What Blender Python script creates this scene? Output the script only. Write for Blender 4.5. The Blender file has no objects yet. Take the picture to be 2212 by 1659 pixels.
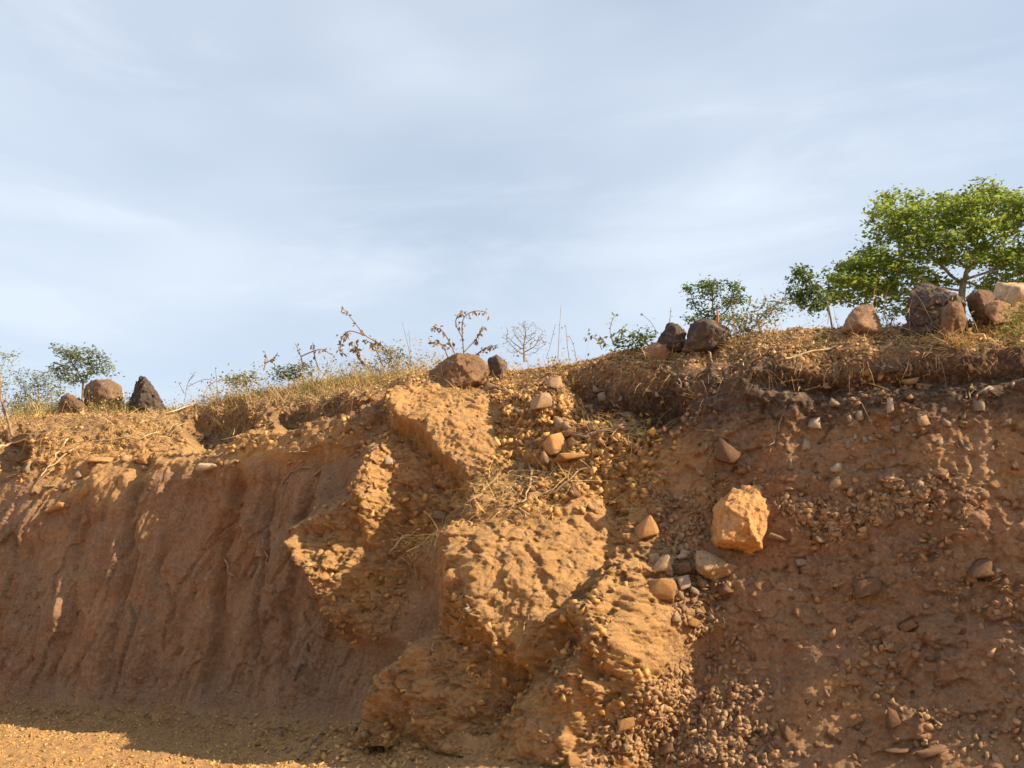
import bpy, bmesh, math, random
import numpy as np
from mathutils import Vector, Matrix

SC = bpy.context.scene
COL = SC.collection
R = math.radians

# ------------------------------------------------------------------ camera
PITCH = 12.4
CAM = np.array([0.0, 0.0, 1.6])
cam_data = bpy.data.cameras.new("camera")
cam_data.sensor_width = 36.0
cam_data.lens = 30.0
cam_data.clip_end = 3000.0
cam = bpy.data.objects.new("camera", cam_data)
COL.objects.link(cam)
cam.location = CAM
cam.rotation_euler = (R(90 + PITCH), 0, 0)
SC.camera = cam

# ------------------------------------------------------------------ sun and sky
SUN_EL = 32.5
SUN_AZ = 104.5          # degrees clockwise from +Y (the view direction): the sun stands to the right
sun_dir = Vector((math.cos(R(SUN_EL)) * math.sin(R(SUN_AZ)), math.cos(R(SUN_EL)) * math.cos(R(SUN_AZ)), math.sin(R(SUN_EL))))
sd = bpy.data.lights.new("sun", 'SUN')
sd.energy = 5.0
sd.angle = R(0.5)
sd.color = (1.0, 0.83, 0.57)
sun = bpy.data.objects.new("sun", sd)
COL.objects.link(sun)
sun.rotation_euler = (-sun_dir).to_track_quat('-Z', 'Y').to_euler()
sun.location = (20, 0, 20)

world = bpy.data.worlds.new("World")
SC.world = world
world.use_nodes = True
wn, wl = world.node_tree.nodes, world.node_tree.links
wn.clear()
w_out = wn.new('ShaderNodeOutputWorld')
w_bg = wn.new('ShaderNodeBackground')
w_bg.inputs['Strength'].default_value = 0.08
w_sky = wn.new('ShaderNodeTexSky')
w_sky.sky_type = 'NISHITA'
w_sky.sun_disc = False
w_sky.sun_elevation = R(SUN_EL)
w_sky.sun_rotation = R(SUN_AZ)
w_sky.altitude = 300
w_sky.air_density = 1.0
w_sky.dust_density = 1.5
w_sky.ozone_density = 1.0
# thin high cloud, drawn out in long streaks, from direction-space noise
w_tc = wn.new('ShaderNodeTexCoord')
def w_noise(scale, rot, loc, nscale, detail, rough, dist, lo, hi):
    m = wn.new('ShaderNodeMapping'); m.vector_type = 'POINT'
    m.inputs['Scale'].default_value = scale
    m.inputs['Rotation'].default_value = rot
    m.inputs['Location'].default_value = loc
    n = wn.new('ShaderNodeTexNoise')
    n.inputs['Scale'].default_value = nscale
    n.inputs['Detail'].default_value = detail
    n.inputs['Roughness'].default_value = rough
    n.inputs['Distortion'].default_value = dist
    r = wn.new('ShaderNodeMapRange'); r.interpolation_type = 'SMOOTHSTEP'
    r.inputs['From Min'].default_value = lo; r.inputs['From Max'].default_value = hi
    wl.new(w_tc.outputs['Generated'], m.inputs['Vector'])
    wl.new(m.outputs['Vector'], n.inputs['Vector'])
    wl.new(n.outputs['Fac'], r.inputs['Value'])
    return r.outputs['Result']
def w_math(op, a, b, clamp=False):
    n = wn.new('ShaderNodeMath'); n.operation = op; n.use_clamp = clamp
    for i, v in enumerate((a, b)):
        if isinstance(v, (int, float)): n.inputs[i].default_value = v
        else: wl.new(v, n.inputs[i])
    return n.outputs[0]
c_big = w_noise((1, 1, 2.0), (0, R(-16), 0), (1.3, 0.4, 2.1), 1.5, 3, 0.45, 0.2, 0.34, 0.68)
c_streak = w_noise((0.9, 1, 2.6), (0, R(24), 0), (0.2, 3.0, 0.7), 1.6, 4, 0.5, 0.4, 0.34, 0.74)
c_wisp = w_noise((1.0, 1.0, 4.0), (R(8), R(-28), 0), (2.1, 0.6, 3.3), 2.4, 7, 0.58, 0.7, 0.44, 0.78)
c_all = w_math('ADD', w_math('MULTIPLY', c_big, 0.26), w_math('MULTIPLY', c_streak, 0.20))
c_all = w_math('ADD', c_all, w_math('MULTIPLY', c_wisp, 0.24))
c_all = w_math('ADD', c_all, 0.53, True)
w_mix = wn.new('ShaderNodeMix'); w_mix.data_type = 'RGBA'
CLOUD = (4.85, 5.47, 6.25, 1)
w_mix.inputs['B'].default_value = CLOUD
wl.new(c_all, w_mix.inputs['Factor'])
wl.new(w_sky.outputs['Color'], w_mix.inputs['A'])
wl.new(w_mix.outputs['Result'], w_bg.inputs['Color'])
wl.new(w_bg.outputs['Background'], w_out.inputs['Surface'])

SC.view_settings.view_transform = 'Standard'
SC.view_settings.look = 'None'
SC.view_settings.gamma = 1.0
SC.view_settings.use_curve_mapping = False
SC.view_settings.exposure = 1.02
SC.cycles.use_denoising = True
SC.cycles.max_bounces = 6
SC.cycles.transparent_max_bounces = 8

# ------------------------------------------------------------------ projection: photograph seen 2212 px wide
FD = 2212 * 30.0 / 36.0
CP, SP = math.cos(R(PITCH)), math.sin(R(PITCH))
def project(P):
    d = np.asarray(P, float) - CAM
    depth = d[..., 1] * CP + d[..., 2] * SP
    up = -d[..., 1] * SP + d[..., 2] * CP
    return 1106 + FD * d[..., 0] / depth, 829.5 - FD * up / depth, depth
def ray(px, py):
    x, u = (px - 1106) / FD, (829.5 - py) / FD
    v = np.array([x, CP - u * SP, SP + u * CP])
    return v
def at_depth(px, py, y):
    """The point on the ray through (px, py) at world distance y along +Y."""
    v = ray(px, py)
    return CAM + v * (y / v[1])

# ------------------------------------------------------------------ noise
def _hash(ix, iy, iz, seed):
    h = (ix.astype(np.int64) * 374761393 + iy.astype(np.int64) * 668265263 + iz.astype(np.int64) * 2147483647 + seed * 1274126177) & 0xFFFFFFFF
    h = ((h ^ (h >> 13)) * 1274126177) & 0xFFFFFFFF
    h = ((h ^ (h >> 16)) * 2246822519) & 0xFFFFFFFF
    h = h ^ (h >> 15)
    return (h & 0xFFFFFF) / float(0xFFFFFF)
def vnoise(p, seed=0):
    p = np.asarray(p, float)
    f = np.floor(p); t = p - f; i = f.astype(np.int64)
    t = t * t * t * (t * (t * 6 - 15) + 10)
    out = 0
    for a in (0, 1):
        wa = t[..., 0] if a else 1 - t[..., 0]
        for b in (0, 1):
            wb = t[..., 1] if b else 1 - t[..., 1]
            for c in (0, 1):
                wc = t[..., 2] if c else 1 - t[..., 2]
                out = out + wa * wb * wc * _hash(i[..., 0] + a, i[..., 1] + b, i[..., 2] + c, seed)
    return out * 2 - 1
def fbm(p, octaves=4, seed=0, gain=0.5, lac=2.03, ridge=False):
    s, a, tot = 0, 1.0, 0
    p = np.asarray(p, float)
    for k in range(octaves):
        n = vnoise(p, seed + k * 17)
        if ridge: n = 1 - 2 * np.abs(n)
        s = s + a * n; tot += a; a *= gain; p = p * lac + 3.7
    return s / tot
def facets(p, seed=0, tilt=0.9):
    """Broken-rock relief: every Voronoi cell is a small plane of its own height and tilt."""
    p = np.asarray(p, float)
    base = np.floor(p).astype(np.int64)
    best = np.full(p.shape[:-1], 1e9); val = np.zeros(p.shape[:-1])
    for dx in (-1, 0, 1):
        for dy in (-1, 0, 1):
            for dz in (-1, 0, 1):
                c = base + np.array([dx, dy, dz])
                hx = _hash(c[..., 0], c[..., 1], c[..., 2], seed); hy = _hash(c[..., 0], c[..., 1], c[..., 2], seed + 5); hz = _hash(c[..., 0], c[..., 1], c[..., 2], seed + 9)
                q = p - (c + np.stack([hx, hy, hz], -1))
                d = (q * q).sum(-1)
                v = (hx - 0.5) + tilt * ((hy - 0.5) * q[..., 0] * 2 + (hz - 0.5) * q[..., 2] * 2 + (hx - .5) * q[..., 1] * 2) - 0.25 * d
                m = d < best
                best = np.where(m, d, best); val = np.where(m, v, val)
    return val
def cracks(p, seed=0):
    """Distance to the nearest cell border (second minus first), for fracture lines."""
    p = np.asarray(p, float); base = np.floor(p).astype(np.int64)
    f1 = np.full(p.shape[:-1], 9.); f2 = np.full(p.shape[:-1], 9.)
    for dx in (-1, 0, 1):
        for dy in (-1, 0, 1):
            for dz in (-1, 0, 1):
                c = base + np.array([dx, dy, dz])
                q = p - c - np.stack([_hash(c[..., 0], c[..., 1], c[..., 2], seed + k) for k in (0, 5, 9)], -1)
                d = np.sqrt((q * q).sum(-1))
                f2 = np.minimum(f2, np.maximum(f1, d)); f1 = np.minimum(f1, d)
    return f2 - f1
def sstep(a, b, x):
    t = np.clip((x - a) / (b - a), 0, 1)
    return t * t * (3 - 2 * t)

# ------------------------------------------------------------------ mesh helpers
def tag(o, label=None, cat=None, group=None, kind=None):
    if label: o['label'] = label
    if cat: o['category'] = cat
    if group: o['group'] = group
    if kind: o['kind'] = kind
    return o
def mesh_np(name, V, F, mat=None, smooth=False, colors=None):
    V = np.asarray(V, np.float32); F = np.asarray(F, np.int32)
    me = bpy.data.meshes.new(name)
    k = F.shape[1]
    me.vertices.add(len(V)); me.vertices.foreach_set('co', V.ravel())
    me.loops.add(F.size); me.loops.foreach_set('vertex_index', F.ravel())
    me.polygons.add(len(F))
    me.polygons.foreach_set('loop_start', np.arange(0, F.size, k, dtype=np.int32))
    if smooth: me.polygons.foreach_set('use_smooth', np.ones(len(F), bool))
    if colors is not None:
        a = me.color_attributes.new('zone', 'FLOAT_COLOR', 'POINT')
        a.data.foreach_set('color', np.asarray(colors, np.float32).ravel())
    if mat: me.materials.append(mat)
    me.update(calc_edges=True)
    me.validate()
    return me
def link(name, me, parent=None, loc=None):
    o = bpy.data.objects.new(name, me); COL.objects.link(o)
    if loc is not None: o.location = loc
    if parent: o.parent = parent
    return o
def empty(name, loc=(0, 0, 0)):
    o = bpy.data.objects.new(name, None); COL.objects.link(o); o.location = loc
    return o

# ------------------------------------------------------------------ materials
class NT:
    def __init__(s, name):
        s.m = bpy.data.materials.new(name); s.m.use_nodes = True
        s.t = s.m.node_tree; s.n = s.t.nodes; s.l = s.t.links
        s.b = s.n['Principled BSDF']; s.out = s.n['Material Output']
        s.b.inputs['Roughness'].default_value = 0.95
        s.b.inputs['Specular IOR Level'].default_value = 0.12
        s.tc = s.n.new('ShaderNodeTexCoord'); s.geo = s.n.new('ShaderNodeNewGeometry')
    def put(s, sock, v):
        if hasattr(v, 'is_output'): s.l.new(v, sock)
        else: sock.default_value = v
    def noise(s, scale, detail=4, rough=0.55, vec=None, stretch=None, dist=0.0):
        n = s.n.new('ShaderNodeTexNoise')
        n.inputs['Scale'].default_value = scale; n.inputs['Detail'].default_value = detail
        n.inputs['Roughness'].default_value = rough; n.inputs['Distortion'].default_value = dist
        v = vec if vec is not None else s.tc.outputs['Object']
        if stretch:
            m = s.n.new('ShaderNodeMapping'); m.inputs['Scale'].default_value = stretch[0]; m.inputs['Rotation'].default_value = stretch[1]
            s.l.new(v, m.inputs['Vector']); v = m.outputs['Vector']
        s.l.new(v, n.inputs['Vector'])
        return n.outputs['Fac']
    def voro(s, scale, feature='F1', out='Distance'):
        n = s.n.new('ShaderNodeTexVoronoi'); n.feature = feature; n.inputs['Scale'].default_value = scale
        s.l.new(s.tc.outputs['Object'], n.inputs['Vector'])
        return n.outputs[out]
    def rng(s, v, a, b, c=0.0, d=1.0):
        n = s.n.new('ShaderNodeMapRange'); n.interpolation_type = 'SMOOTHSTEP'
        for i, x in zip(('From Min', 'From Max', 'To Min', 'To Max'), (a, b, c, d)): n.inputs[i].default_value = x
        s.l.new(v, n.inputs['Value'])
        return n.outputs['Result']
    def math(s, op, a, b=0.0, clamp=False):
        n = s.n.new('ShaderNodeMath'); n.operation = op; n.use_clamp = clamp
        s.put(n.inputs[0], a); s.put(n.inputs[1], b)
        return n.outputs[0]
    def mix(s, f, a, b, mode='MIX'):
        n = s.n.new('ShaderNodeMix'); n.data_type = 'RGBA'; n.blend_type = mode
        s.put(n.inputs['Factor'], f)
        for k, v in (('A', a), ('B', b)):
            if hasattr(v, 'is_output'): s.l.new(v, n.inputs[k])
            else: n.inputs[k].default_value = (*v, 1) if len(v) == 3 else v
        return n.outputs['Result']
    def vcol(s, ch):
        n = s.n.new('ShaderNodeVertexColor'); n.layer_name = 'zone'
        x = s.n.new('ShaderNodeSeparateColor'); s.l.new(n.outputs['Color'], x.inputs['Color'])
        return x.outputs[ch]
    def bump(s, h, dist, strength=1.0, prev=None):
        n = s.n.new('ShaderNodeBump'); n.inputs['Distance'].default_value = dist; n.inputs['Strength'].default_value = strength
        s.l.new(h, n.inputs['Height'])
        if prev is not None: s.l.new(prev, n.inputs['Normal'])
        return n.outputs['Normal']
    def objrand(s):
        n = s.n.new('ShaderNodeObjectInfo'); return n.outputs['Random']
    def isl(s):
        return s.geo.outputs['Random Per Island']
    def done(s, col, nrm=None):
        s.put(s.b.inputs['Base Color'], (*col, 1) if isinstance(col, tuple) else col)
        if nrm is not None: s.l.new(nrm, s.b.inputs['Normal'])
        return s.m

def mat_earth():
    s = NT('earth')
    n1 = s.noise(1.1, 5, 0.6); n2 = s.noise(6.0, 6, 0.65); n3 = s.noise(38.0, 4, 0.7)
    streak = s.noise(3.0, 5, 0.6, stretch=((2.2, 2.2, 0.45), (0, R(16), 0)))
    c = s.mix(s.rng(n1, 0.36, 0.64), (0.28, 0.160, 0.096), (0.40, 0.226, 0.120))
    c = s.mix(s.rng(s.noise(0.55, 4, 0.6), 0.50, 0.68, 0, 0.6), c, (0.33, 0.135, 0.055))
    c = s.mix(s.rng(s.noise(0.9, 4, 0.6, stretch=((1, 1, .6), (0, 0, 1.0))), 0.50, 0.66, 0, 0.6), c, (0.235, 0.162, 0.108))
    c = s.mix(s.rng(streak, 0.45, 0.70, 0, 0.6), c, (0.28, 0.115, 0.048))       # rust streaks
    c = s.mix(s.rng(n2, 0.50, 0.75, 0, 0.5), c, (0.32, 0.215, 0.13))             # pale dust
    c = s.mix(s.math('MULTIPLY', s.vcol('Green'), 0.85), c, s.mix(s.rng(n2, 0.35, 0.65), (0.61, 0.330, 0.112), (0.48, 0.262, 0.108)))   # ochre earth, also sunlight painted onto the spur and left bench
    c = s.mix(s.math('MULTIPLY', s.vcol('Red'), s.rng(n2, 0.2, 0.6, 0.7, 1.0)), c, (0.075, 0.052, 0.044))   # humus
    straw = s.mix(s.rng(n3, 0.4, 0.65), (0.25, 0.155, 0.085), (0.40, 0.265, 0.135))
    c = s.mix(s.math('MULTIPLY', s.vcol('Blue'), 0.9), c, straw)
    c = s.mix(s.rng(n3, 0.30, 0.75, 0.0, 0.55), c, s.mix(0.5, c, (0.52, 0.36, 0.22)))
    c = s.mix(s.rng(s.noise(90.0, 3, 0.6), 0.58, 0.75, 0, 0.55), c, (0.10, 0.062, 0.040))
    vc = s.n.new('ShaderNodeSeparateColor'); s.l.new(s.voro(15.0, 'F1', 'Color'), vc.inputs['Color'])
    c = s.mix(s.math('MULTIPLY', vc.outputs[0], .30), c, s.mix(.5, c, (0.13, 0.075, 0.045)))
    vd = s.n.new('ShaderNodeSeparateColor'); s.l.new(s.voro(36.0, 'F1', 'Color'), vd.inputs['Color'])
    c = s.mix(s.rng(vd.outputs[1], .6, 1.0, 0, .35), c, s.mix(.45, c, (0.66, 0.46, 0.26)))
    nb = s.bump(s.noise(22.0, 9, 0.78), 0.07, 0.8)
    nb = s.bump(s.noise(9.0, 8, 0.7, stretch=((1.5, 1.5, .6), (0, R(-35), 0))), 0.05, 0.45, nb)
    nb = s.bump(s.math('MULTIPLY', s.voro(38.0, 'F1'), s.rng(n2, .45, .6)), 0.025, 0.55, nb)
    return s.done(c, nb)
# ------------------------------------------------------------------ the cut bank
def base_y(x):
    return 8.1 - 0.40 * x
NH = np.array([-0.371, -0.928, 0.0])       # horizontal outward direction of the bank (towards the road)
E1 = np.array([0.928, -0.371, 0.0])        # along the bank, to the right

SKY_X = [-400, 0, 120, 250, 360, 500, 620, 720, 860, 930, 1060, 1150, 1250, 1330, 1420, 1600, 1750, 1850, 2000, 2212, 2700]
SKY_Y = [940, 912, 892, 880, 884, 862, 842, 828, 818, 810, 806, 802, 790, 764, 750, 727, 713, 709, 706, 700, 692]
KV = [0, .1, .2, .35, .5, .62, .70, .76, .82, .855, .88, .94, 1.0]
SECT = {
    -400: [0, .10, .17, .28, .40, .50, .58, .66, .80, 1.1, 1.4, 2.1, 2.8],
    10:   [0, .08, .13, .22, .32, .41, .48, .66, .80, 1.1, 1.4, 2.1, 2.8],
    130:  [0, .09, .15, .25, .37, .50, .76, 1.10, 1.50, 1.8, 2.0, 2.45, 2.95],
    300:  [0, .09, .15, .25, .37, .50, .74, 1.08, 1.50, 1.8, 2.0, 2.45, 2.95],
    620:  [.10, .18, .24, .33, .43, .51, .60, .74, 1.0, 1.3, 1.5, 2.0, 2.7],
    860:  [.12, .16, .22, .31, .42, .52, .66, .84, 1.08, 1.24, 1.35, 1.8, 2.4],
    1120: [-.36, -.26, -.17, .0, .27, .50, .70, .86, 1.02, 1.12, 1.20, 1.55, 2.0],
    1360: [-.55, -.42, -.28, -.06, .22, .44, .58, .68, .78, .86, .95, 1.28, 1.65],
    1480: [-.46, -.28, -.12, .08, .28, .44, .53, .58, .63, .68, .84, 1.2, 1.5],
    1600: [-.42, -.20, -.05, .13, .28, .40, .47, .52, .56, .60, .76, 1.1, 1.45],
    2300: [-.46, -.26, -.10, .07, .24, .37, .44, .49, .53, .56, .66, 1.05, 1.45],
}
def setback(px, v):
    ks = sorted(SECT)
    tab = np.array([np.interp(v, KV, SECT[k]) for k in ks])          # (K, nv)
    px = np.clip(px, ks[0], ks[-1])
    j = np.clip(np.searchsorted(ks, px, side='right') - 1, 0, len(ks) - 2)
    t = (px - np.array(ks)[j]) / (np.array(ks)[j + 1] - np.array(ks)[j]); t = t * t * (3 - 2 * t)
    return tab[j] * (1 - t)[:, None] + tab[j + 1] * t[:, None]

xs = np.concatenate([np.linspace(-20, -9.0, 30)[:-1], np.linspace(-9.0, 5.4, 1000), np.linspace(5.4, 20, 60)[1:]])
vs = np.linspace(0, 1, 440)
NX = len(xs)
# column position in the picture, from a point half way up
pxc, _, _ = project(np.stack([xs, base_y(xs) + 0.5, np.full(NX, 1.8)], -1))
sb = setback(pxc, vs)                                                # (NX, NV)
lipn = fbm(np.stack([xs * 1.8, 0 * xs, 0 * xs], -1), 4, 13) * .030
win = sstep(.66, .80, vs) * (1 - sstep(.93, .99, vs))
for i in range(NX): sb[i] = np.interp(vs + lipn[i] * win, vs, sb[i])
top_pt = np.stack([xs, base_y(xs), np.zeros(NX)], -1) - NH * sb[:, -1:]
tx, _, _ = project(np.stack([top_pt[:, 0], top_pt[:, 1], np.full(NX, 3.4)], -1))
sky_y = np.interp(tx, SKY_X, SKY_Y)
u = (829.5 - sky_y) / FD
slope = (SP + u * CP) / (CP - u * SP)
ztop = np.clip(CAM[2] + slope * top_pt[:, 1], 2.9, 4.6)
apron = np.concatenate([[3.6, 3.2, 2.9], np.linspace(2.75, 0.02, 130)])      # in front of the base
back = np.array([0.1, 0.25, 0.5, 0.9, 1.5, 2.4, 3.6, 5.0])
P = []
for a in apron:
    P.append(np.stack([xs, base_y(xs), np.where(a > 3, -0.06, 0.0) + np.zeros(NX)], -1) + NH * (a - sb[:, :1]))
for k, v in enumerate(vs):
    P.append(np.stack([xs, base_y(xs), ztop * v], -1) - NH * sb[:, k:k + 1])
for bk in back:
    P.append(top_pt * [1, 1, 0] + np.stack([0 * xs, 0 * xs, ztop + 0.02 * bk], -1) - NH * bk)
B0 = np.stack(P, 1)                                                  # (NX, NR, 3)
NR = B0.shape[1]
NA, NV = len(apron), len(vs)
# soften the foot
V_row = np.concatenate([np.zeros(NA), vs, np.ones(len(back))])
def normals(B):
    du = np.gradient(B, axis=0); dv = np.gradient(B, axis=1)
    n = np.cross(du, dv)
    return n / (np.linalg.norm(n, axis=-1, keepdims=True) + 1e-9)
N0 = normals(B0)
if N0[NX // 2, NA + 100] @ NH < 0: N0 = -N0
for _ in range(30):                                                  # smooth the push direction
    N0[:, 1:-1] = (N0[:, :-2] + N0[:, 1:-1] * 2 + N0[:, 2:]) / 4
PUSH = N0 * 0.6 + NH * 0.4
PUSH /= np.linalg.norm(PUSH, axis=-1, keepdims=True)
PX, PY, _ = project(B0)
wx = 10 * fbm(B0 * 3.1, 3, 5); wy = 10 * fbm(B0 * 3.1 + 9, 3, 8)
QX, QY = PX + wx + 22 * fbm(B0 * 1.2, 2, 15), PY + wy + 24 * fbm(B0 * 1.3 + 4, 2, 16)

def poly_mask(px, py, poly, soft=14):
    """1 inside the outline, falling to 0 over `soft` pixels outside/inside its edge."""
    poly = np.array(poly, float); n = len(poly)
    inside = np.zeros(px.shape, bool); d2 = np.full(px.shape, 1e9)
    for i in range(n):
        a, b = poly[i], poly[(i + 1) % n]
        cond = (a[1] > py) != (b[1] > py)
        xx = (b[0] - a[0]) * (py - a[1]) / (b[1] - a[1] + 1e-9) + a[0]
        inside ^= cond & (px < xx)
        e = b - a; t = np.clip(((px - a[0]) * e[0] + (py - a[1]) * e[1]) / (e @ e + 1e-9), 0, 1)
        d2 = np.minimum(d2, (px - a[0] - t * e[0]) ** 2 + (py - a[1] - t * e[1]) ** 2)
    d = np.sqrt(d2)
    return np.clip(0.5 + np.where(inside, d, -d) / (2 * soft), 0, 1)
def crest(px, py, line, A, Lr, Ll, pr=1.0, pl=1.0):
    """A broken edge: relief highest along the line, easing off to its right, dropping fast to its left."""
    line = np.array(line, float)
    best = np.full(px.shape, 1e9); side = np.zeros(px.shape)
    for a, b in zip(line[:-1], line[1:]):
        e = b - a; t = np.clip(((px - a[0]) * e[0] + (py - a[1]) * e[1]) / (e @ e), 0, 1)
        d = np.hypot(px - a[0] - t * e[0], py - a[1] - t * e[1])
        c = e[0] * (py - a[1]) - e[1] * (px - a[0])
        m = d < best
        best = np.where(m, d, best); side = np.where(m, np.where(c < 0, 1, -1), side)
    r = np.clip(1 - best / Lr, 0, 1) ** pr; l = np.clip(1 - best / Ll, 0, 1) ** pl
    return A * np.where(side > 0, r, l)

def rim_line_y(x):
    return np.interp(x, [-400, 0, 120, 250, 370, 480, 600, 780, 880, 1000, 1100, 1240, 1400, 1600, 1750, 1950, 2212, 2600],
                     [960, 930, 905, 897, 893, 884, 874, 866, 852, 830, 815, 812, 822, 800, 795, 776, 762, 745])
ground_f = sstep(-.02, .05, V_row)[None, :]
bulge = 0.10 * np.exp(-(((PX - 1130) / 300) ** 2 + ((PY - 1450) / 330) ** 2))
# the spur, modelled as broken planes: (x, y, how far it stands out in metres)
RELIEF = dict(
    a1=(905, 838, .22), a2=(858, 915, .46), a3=(930, 966, .38), a4=(1030, 1046, .22), a5=(1088, 965, .06), a6=(1065, 862, .02), a7=(970, 828, .12),
    u1=(846, 926, .06), u2=(918, 986, .0), u3=(1016, 1064, .02), u4=(960, 1050, -.04),
    c1=(838, 985, .34), c2=(812, 1085, .52), c3=(838, 1124, .46), c4=(926, 1046, .08), c5=(890, 1085, .16), c0=(868, 950, .08),
    d1=(770, 985, .0), d2=(768, 1070, .02),
    e1=(722, 1112, .36), e2=(700, 1160, .58), e3=(735, 1245, .68), e4=(766, 1350, .34), e5=(855, 1132, .16), e6=(830, 1192, .12), e7=(818, 1285, .18), e8=(790, 1335, .26), e9=(795, 1102, .32),
    f1=(672, 1120, .0), f2=(672, 1200, .02), f3=(705, 1300, .02), f4=(745, 1380, .02),
    g1=(885, 1165, -.08), g2=(958, 1170, .0), g3=(905, 1232, .0),
    s1=(925, 1222, .18), s2=(985, 1178, .22), s3=(1045, 1140, .10), s4=(1000, 1215, .20),
    r1=(870, 1300, .10), r2=(885, 1400, .08), r3=(935, 1330, .16), r4=(1010, 1260, .34),
    h1=(1165, 1088, .36), h2=(1100, 1130, .52), h3=(1046, 1206, .70), h4=(1075, 1295, .76), h5=(1092, 1346, .70), h6=(1140, 1388, .58), h7=(1196, 1432, .42),
    j1=(1305, 1082, .06), j2=(1330, 1190, .04), j3=(1316, 1272, .12), j4=(1238, 1352, .40), j5=(1230, 1220, .40),
    w1=(1212, 1448, .28), w2=(1262, 1388, .26), w3=(1296, 1452, .26),
    k1=(1345, 1272, .46), k2=(1306, 1330, .66), k3=(1318, 1400, .72), k4=(1288, 1462, .56), k5=(1405, 1290, .28), k6=(1455, 1365, .20), k7=(1482, 1440, .12), k8=(1445, 1508, .12), k9=(1380, 1492, .34),
    m1=(1028, 1380, .34), m2=(985, 1425, .62), m3=(935, 1500, .82), m4=(905, 1590, .80), m5=(895, 1720, .60), m6=(1100, 1404, .20), m7=(1188, 1466, .06), m8=(1000, 1500, .58), m9=(1092, 1500, .24),
    o1=(1030, 1600, .44), o2=(1148, 1528, .06), o3=(1085, 1600, .22), o4=(1030, 1700, .34), o5=(960, 1600, .40), o6=(1040, 1450, .36),
    hu=(1128, 1404, .38), hv=(1078, 1366, .42), p1=(958, 1372, .02), p2=(890, 1460, .0), p3=(845, 1575, .02), p4=(820, 1720, .04), p5=(960, 1290, .06), p6=(772, 1390, .0),
    n1=(1224, 1470, .36), n2=(1165, 1545, .42), n3=(1098, 1650, .40), n4=(1082, 1720, .34), n5=(1302, 1540, .34), n6=(1325, 1610, .16), n7=(1255, 1620, .42), n8=(1280, 1720, .22), n9=(1230, 1545, .42),
    q1=(1200, 930, .10), q2=(1350, 960, .08), q3=(1150, 1015, .02), q4=(1285, 1035, .10), q5=(1180, 870, .06), q6=(1370, 1125, .10), q7=(1400, 1215, .10),
    z1=(690, 1000, 0), z2=(640, 1150, 0), z3=(650, 1300, 0), z4=(690, 1430, 0), z5=(730, 1560, 0), z6=(720, 1740, 0), z7=(838, 870, 0), z8=(850, 800, 0), z9=(960, 780, 0),
    y1=(1100, 780, 0), y2=(1260, 790, 0), y3=(1440, 900, 0), y4=(1450, 1050, 0), y5=(1430, 1170, .0), y6=(1500, 1280, 0), y7=(1540, 1420, -.06), y8=(1530, 1560, -.08), y9=(1550, 1740, -.05), x1=(1405, 1570, .0), x2=(1370, 1740, .0))
BREAKS = "a1a2 a2a3 a3a4 u1u2 u2u3 c1c2 c2c3 e1e2 e2e3 e3e4 h1h2 h2h3 h3h4 h4h5 h5h6 h6h7 k1k2 k2k3 k3k4 m1m2 m2m3 m3m4 m4m5 n1n2 n2n3 n3n4 s1s2 s2s3 a4a5 a5a6".split()
from mathutils.geometry import delaunay_2d_cdt
rk = list(RELIEF); rp = [Vector(RELIEF[k][:2]) for k in rk]
cv, _, cf, co_, _, _ = delaunay_2d_cdt(rp, [(rk.index(e[:2]), rk.index(e[2:])) for e in BREAKS], [], 0, 1e-4)
ch = [RELIEF[rk[o[0]]][2] if o else 0.0 for o in co_]
feat = np.zeros(PX.shape)
sel = np.where((QX > 600) & (QX < 1600) & (QY > 760) & (QY < 1760))
sx, sy = QX[sel], QY[sel]; sh = np.zeros(sx.shape)
for f3 in cf:
    (x0, y0), (x1, y1), (x2, y2) = [cv[i] for i in f3]
    det = (y1 - y2) * (x0 - x2) + (x2 - x1) * (y0 - y2)
    if abs(det) < 1e-6: continue
    m = np.where((sx > min(x0, x1, x2)) & (sx < max(x0, x1, x2)) & (sy > min(y0, y1, y2)) & (sy < max(y0, y1, y2)))[0]
    l0 = ((y1 - y2) * (sx[m] - x2) + (x2 - x1) * (sy[m] - y2)) / det; l1 = ((y2 - y0) * (sx[m] - x2) + (x0 - x2) * (sy[m] - y2)) / det
    l2 = 1 - l0 - l1; ins = (l0 >= 0) & (l1 >= 0) & (l2 >= 0); mi = m[ins]
    sh[mi] = l0[ins] * ch[f3[0]] + l1[ins] * ch[f3[1]] + l2[ins] * ch[f3[2]]
feat[sel] = sh * 1.04
front_d = np.concatenate([apron, np.zeros(NV + len(back))])
feat *= np.exp(-np.maximum(front_d, 0) / .34)[None, :]
def box(a, k, ax):
    c = np.cumsum(np.insert(np.pad(a, [(k, k + 0) if i == ax else (0, 0) for i in (0, 1)], mode='edge'), 0, 0, axis=ax), axis=ax)
    n_ = a.shape[ax]; w_ = 2 * k + 1
    hi = np.take(c, np.arange(w_, w_ + n_), axis=ax); lo = np.take(c, np.arange(n_), axis=ax)
    return (hi - lo) / w_
soft_f = box(box(feat, 3, 0), 4, 1)
feat = feat + (soft_f - feat) * (.6 + .4 * sstep(-.2, .3, fbm(B0 * 2.6, 2, 121)))
feat += .075 * fbm(B0 * 4.2, 4, 123, .58) * np.clip(soft_f * 4, 0, 1)
feat = np.maximum(feat, crest(QX + 30 * fbm(B0 * 3.2, 3, 111), QY + 34 * fbm(B0 * 2.6, 3, 112), [(60, 1150), (130, 1113), (250, 1052), (400, 1014), (520, 1000), (650, 975), (760, 925)], .13, 130, 50) * sstep(-.5, .1, fbm(B0 * 1.6, 2, 18) + .1))
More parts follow.
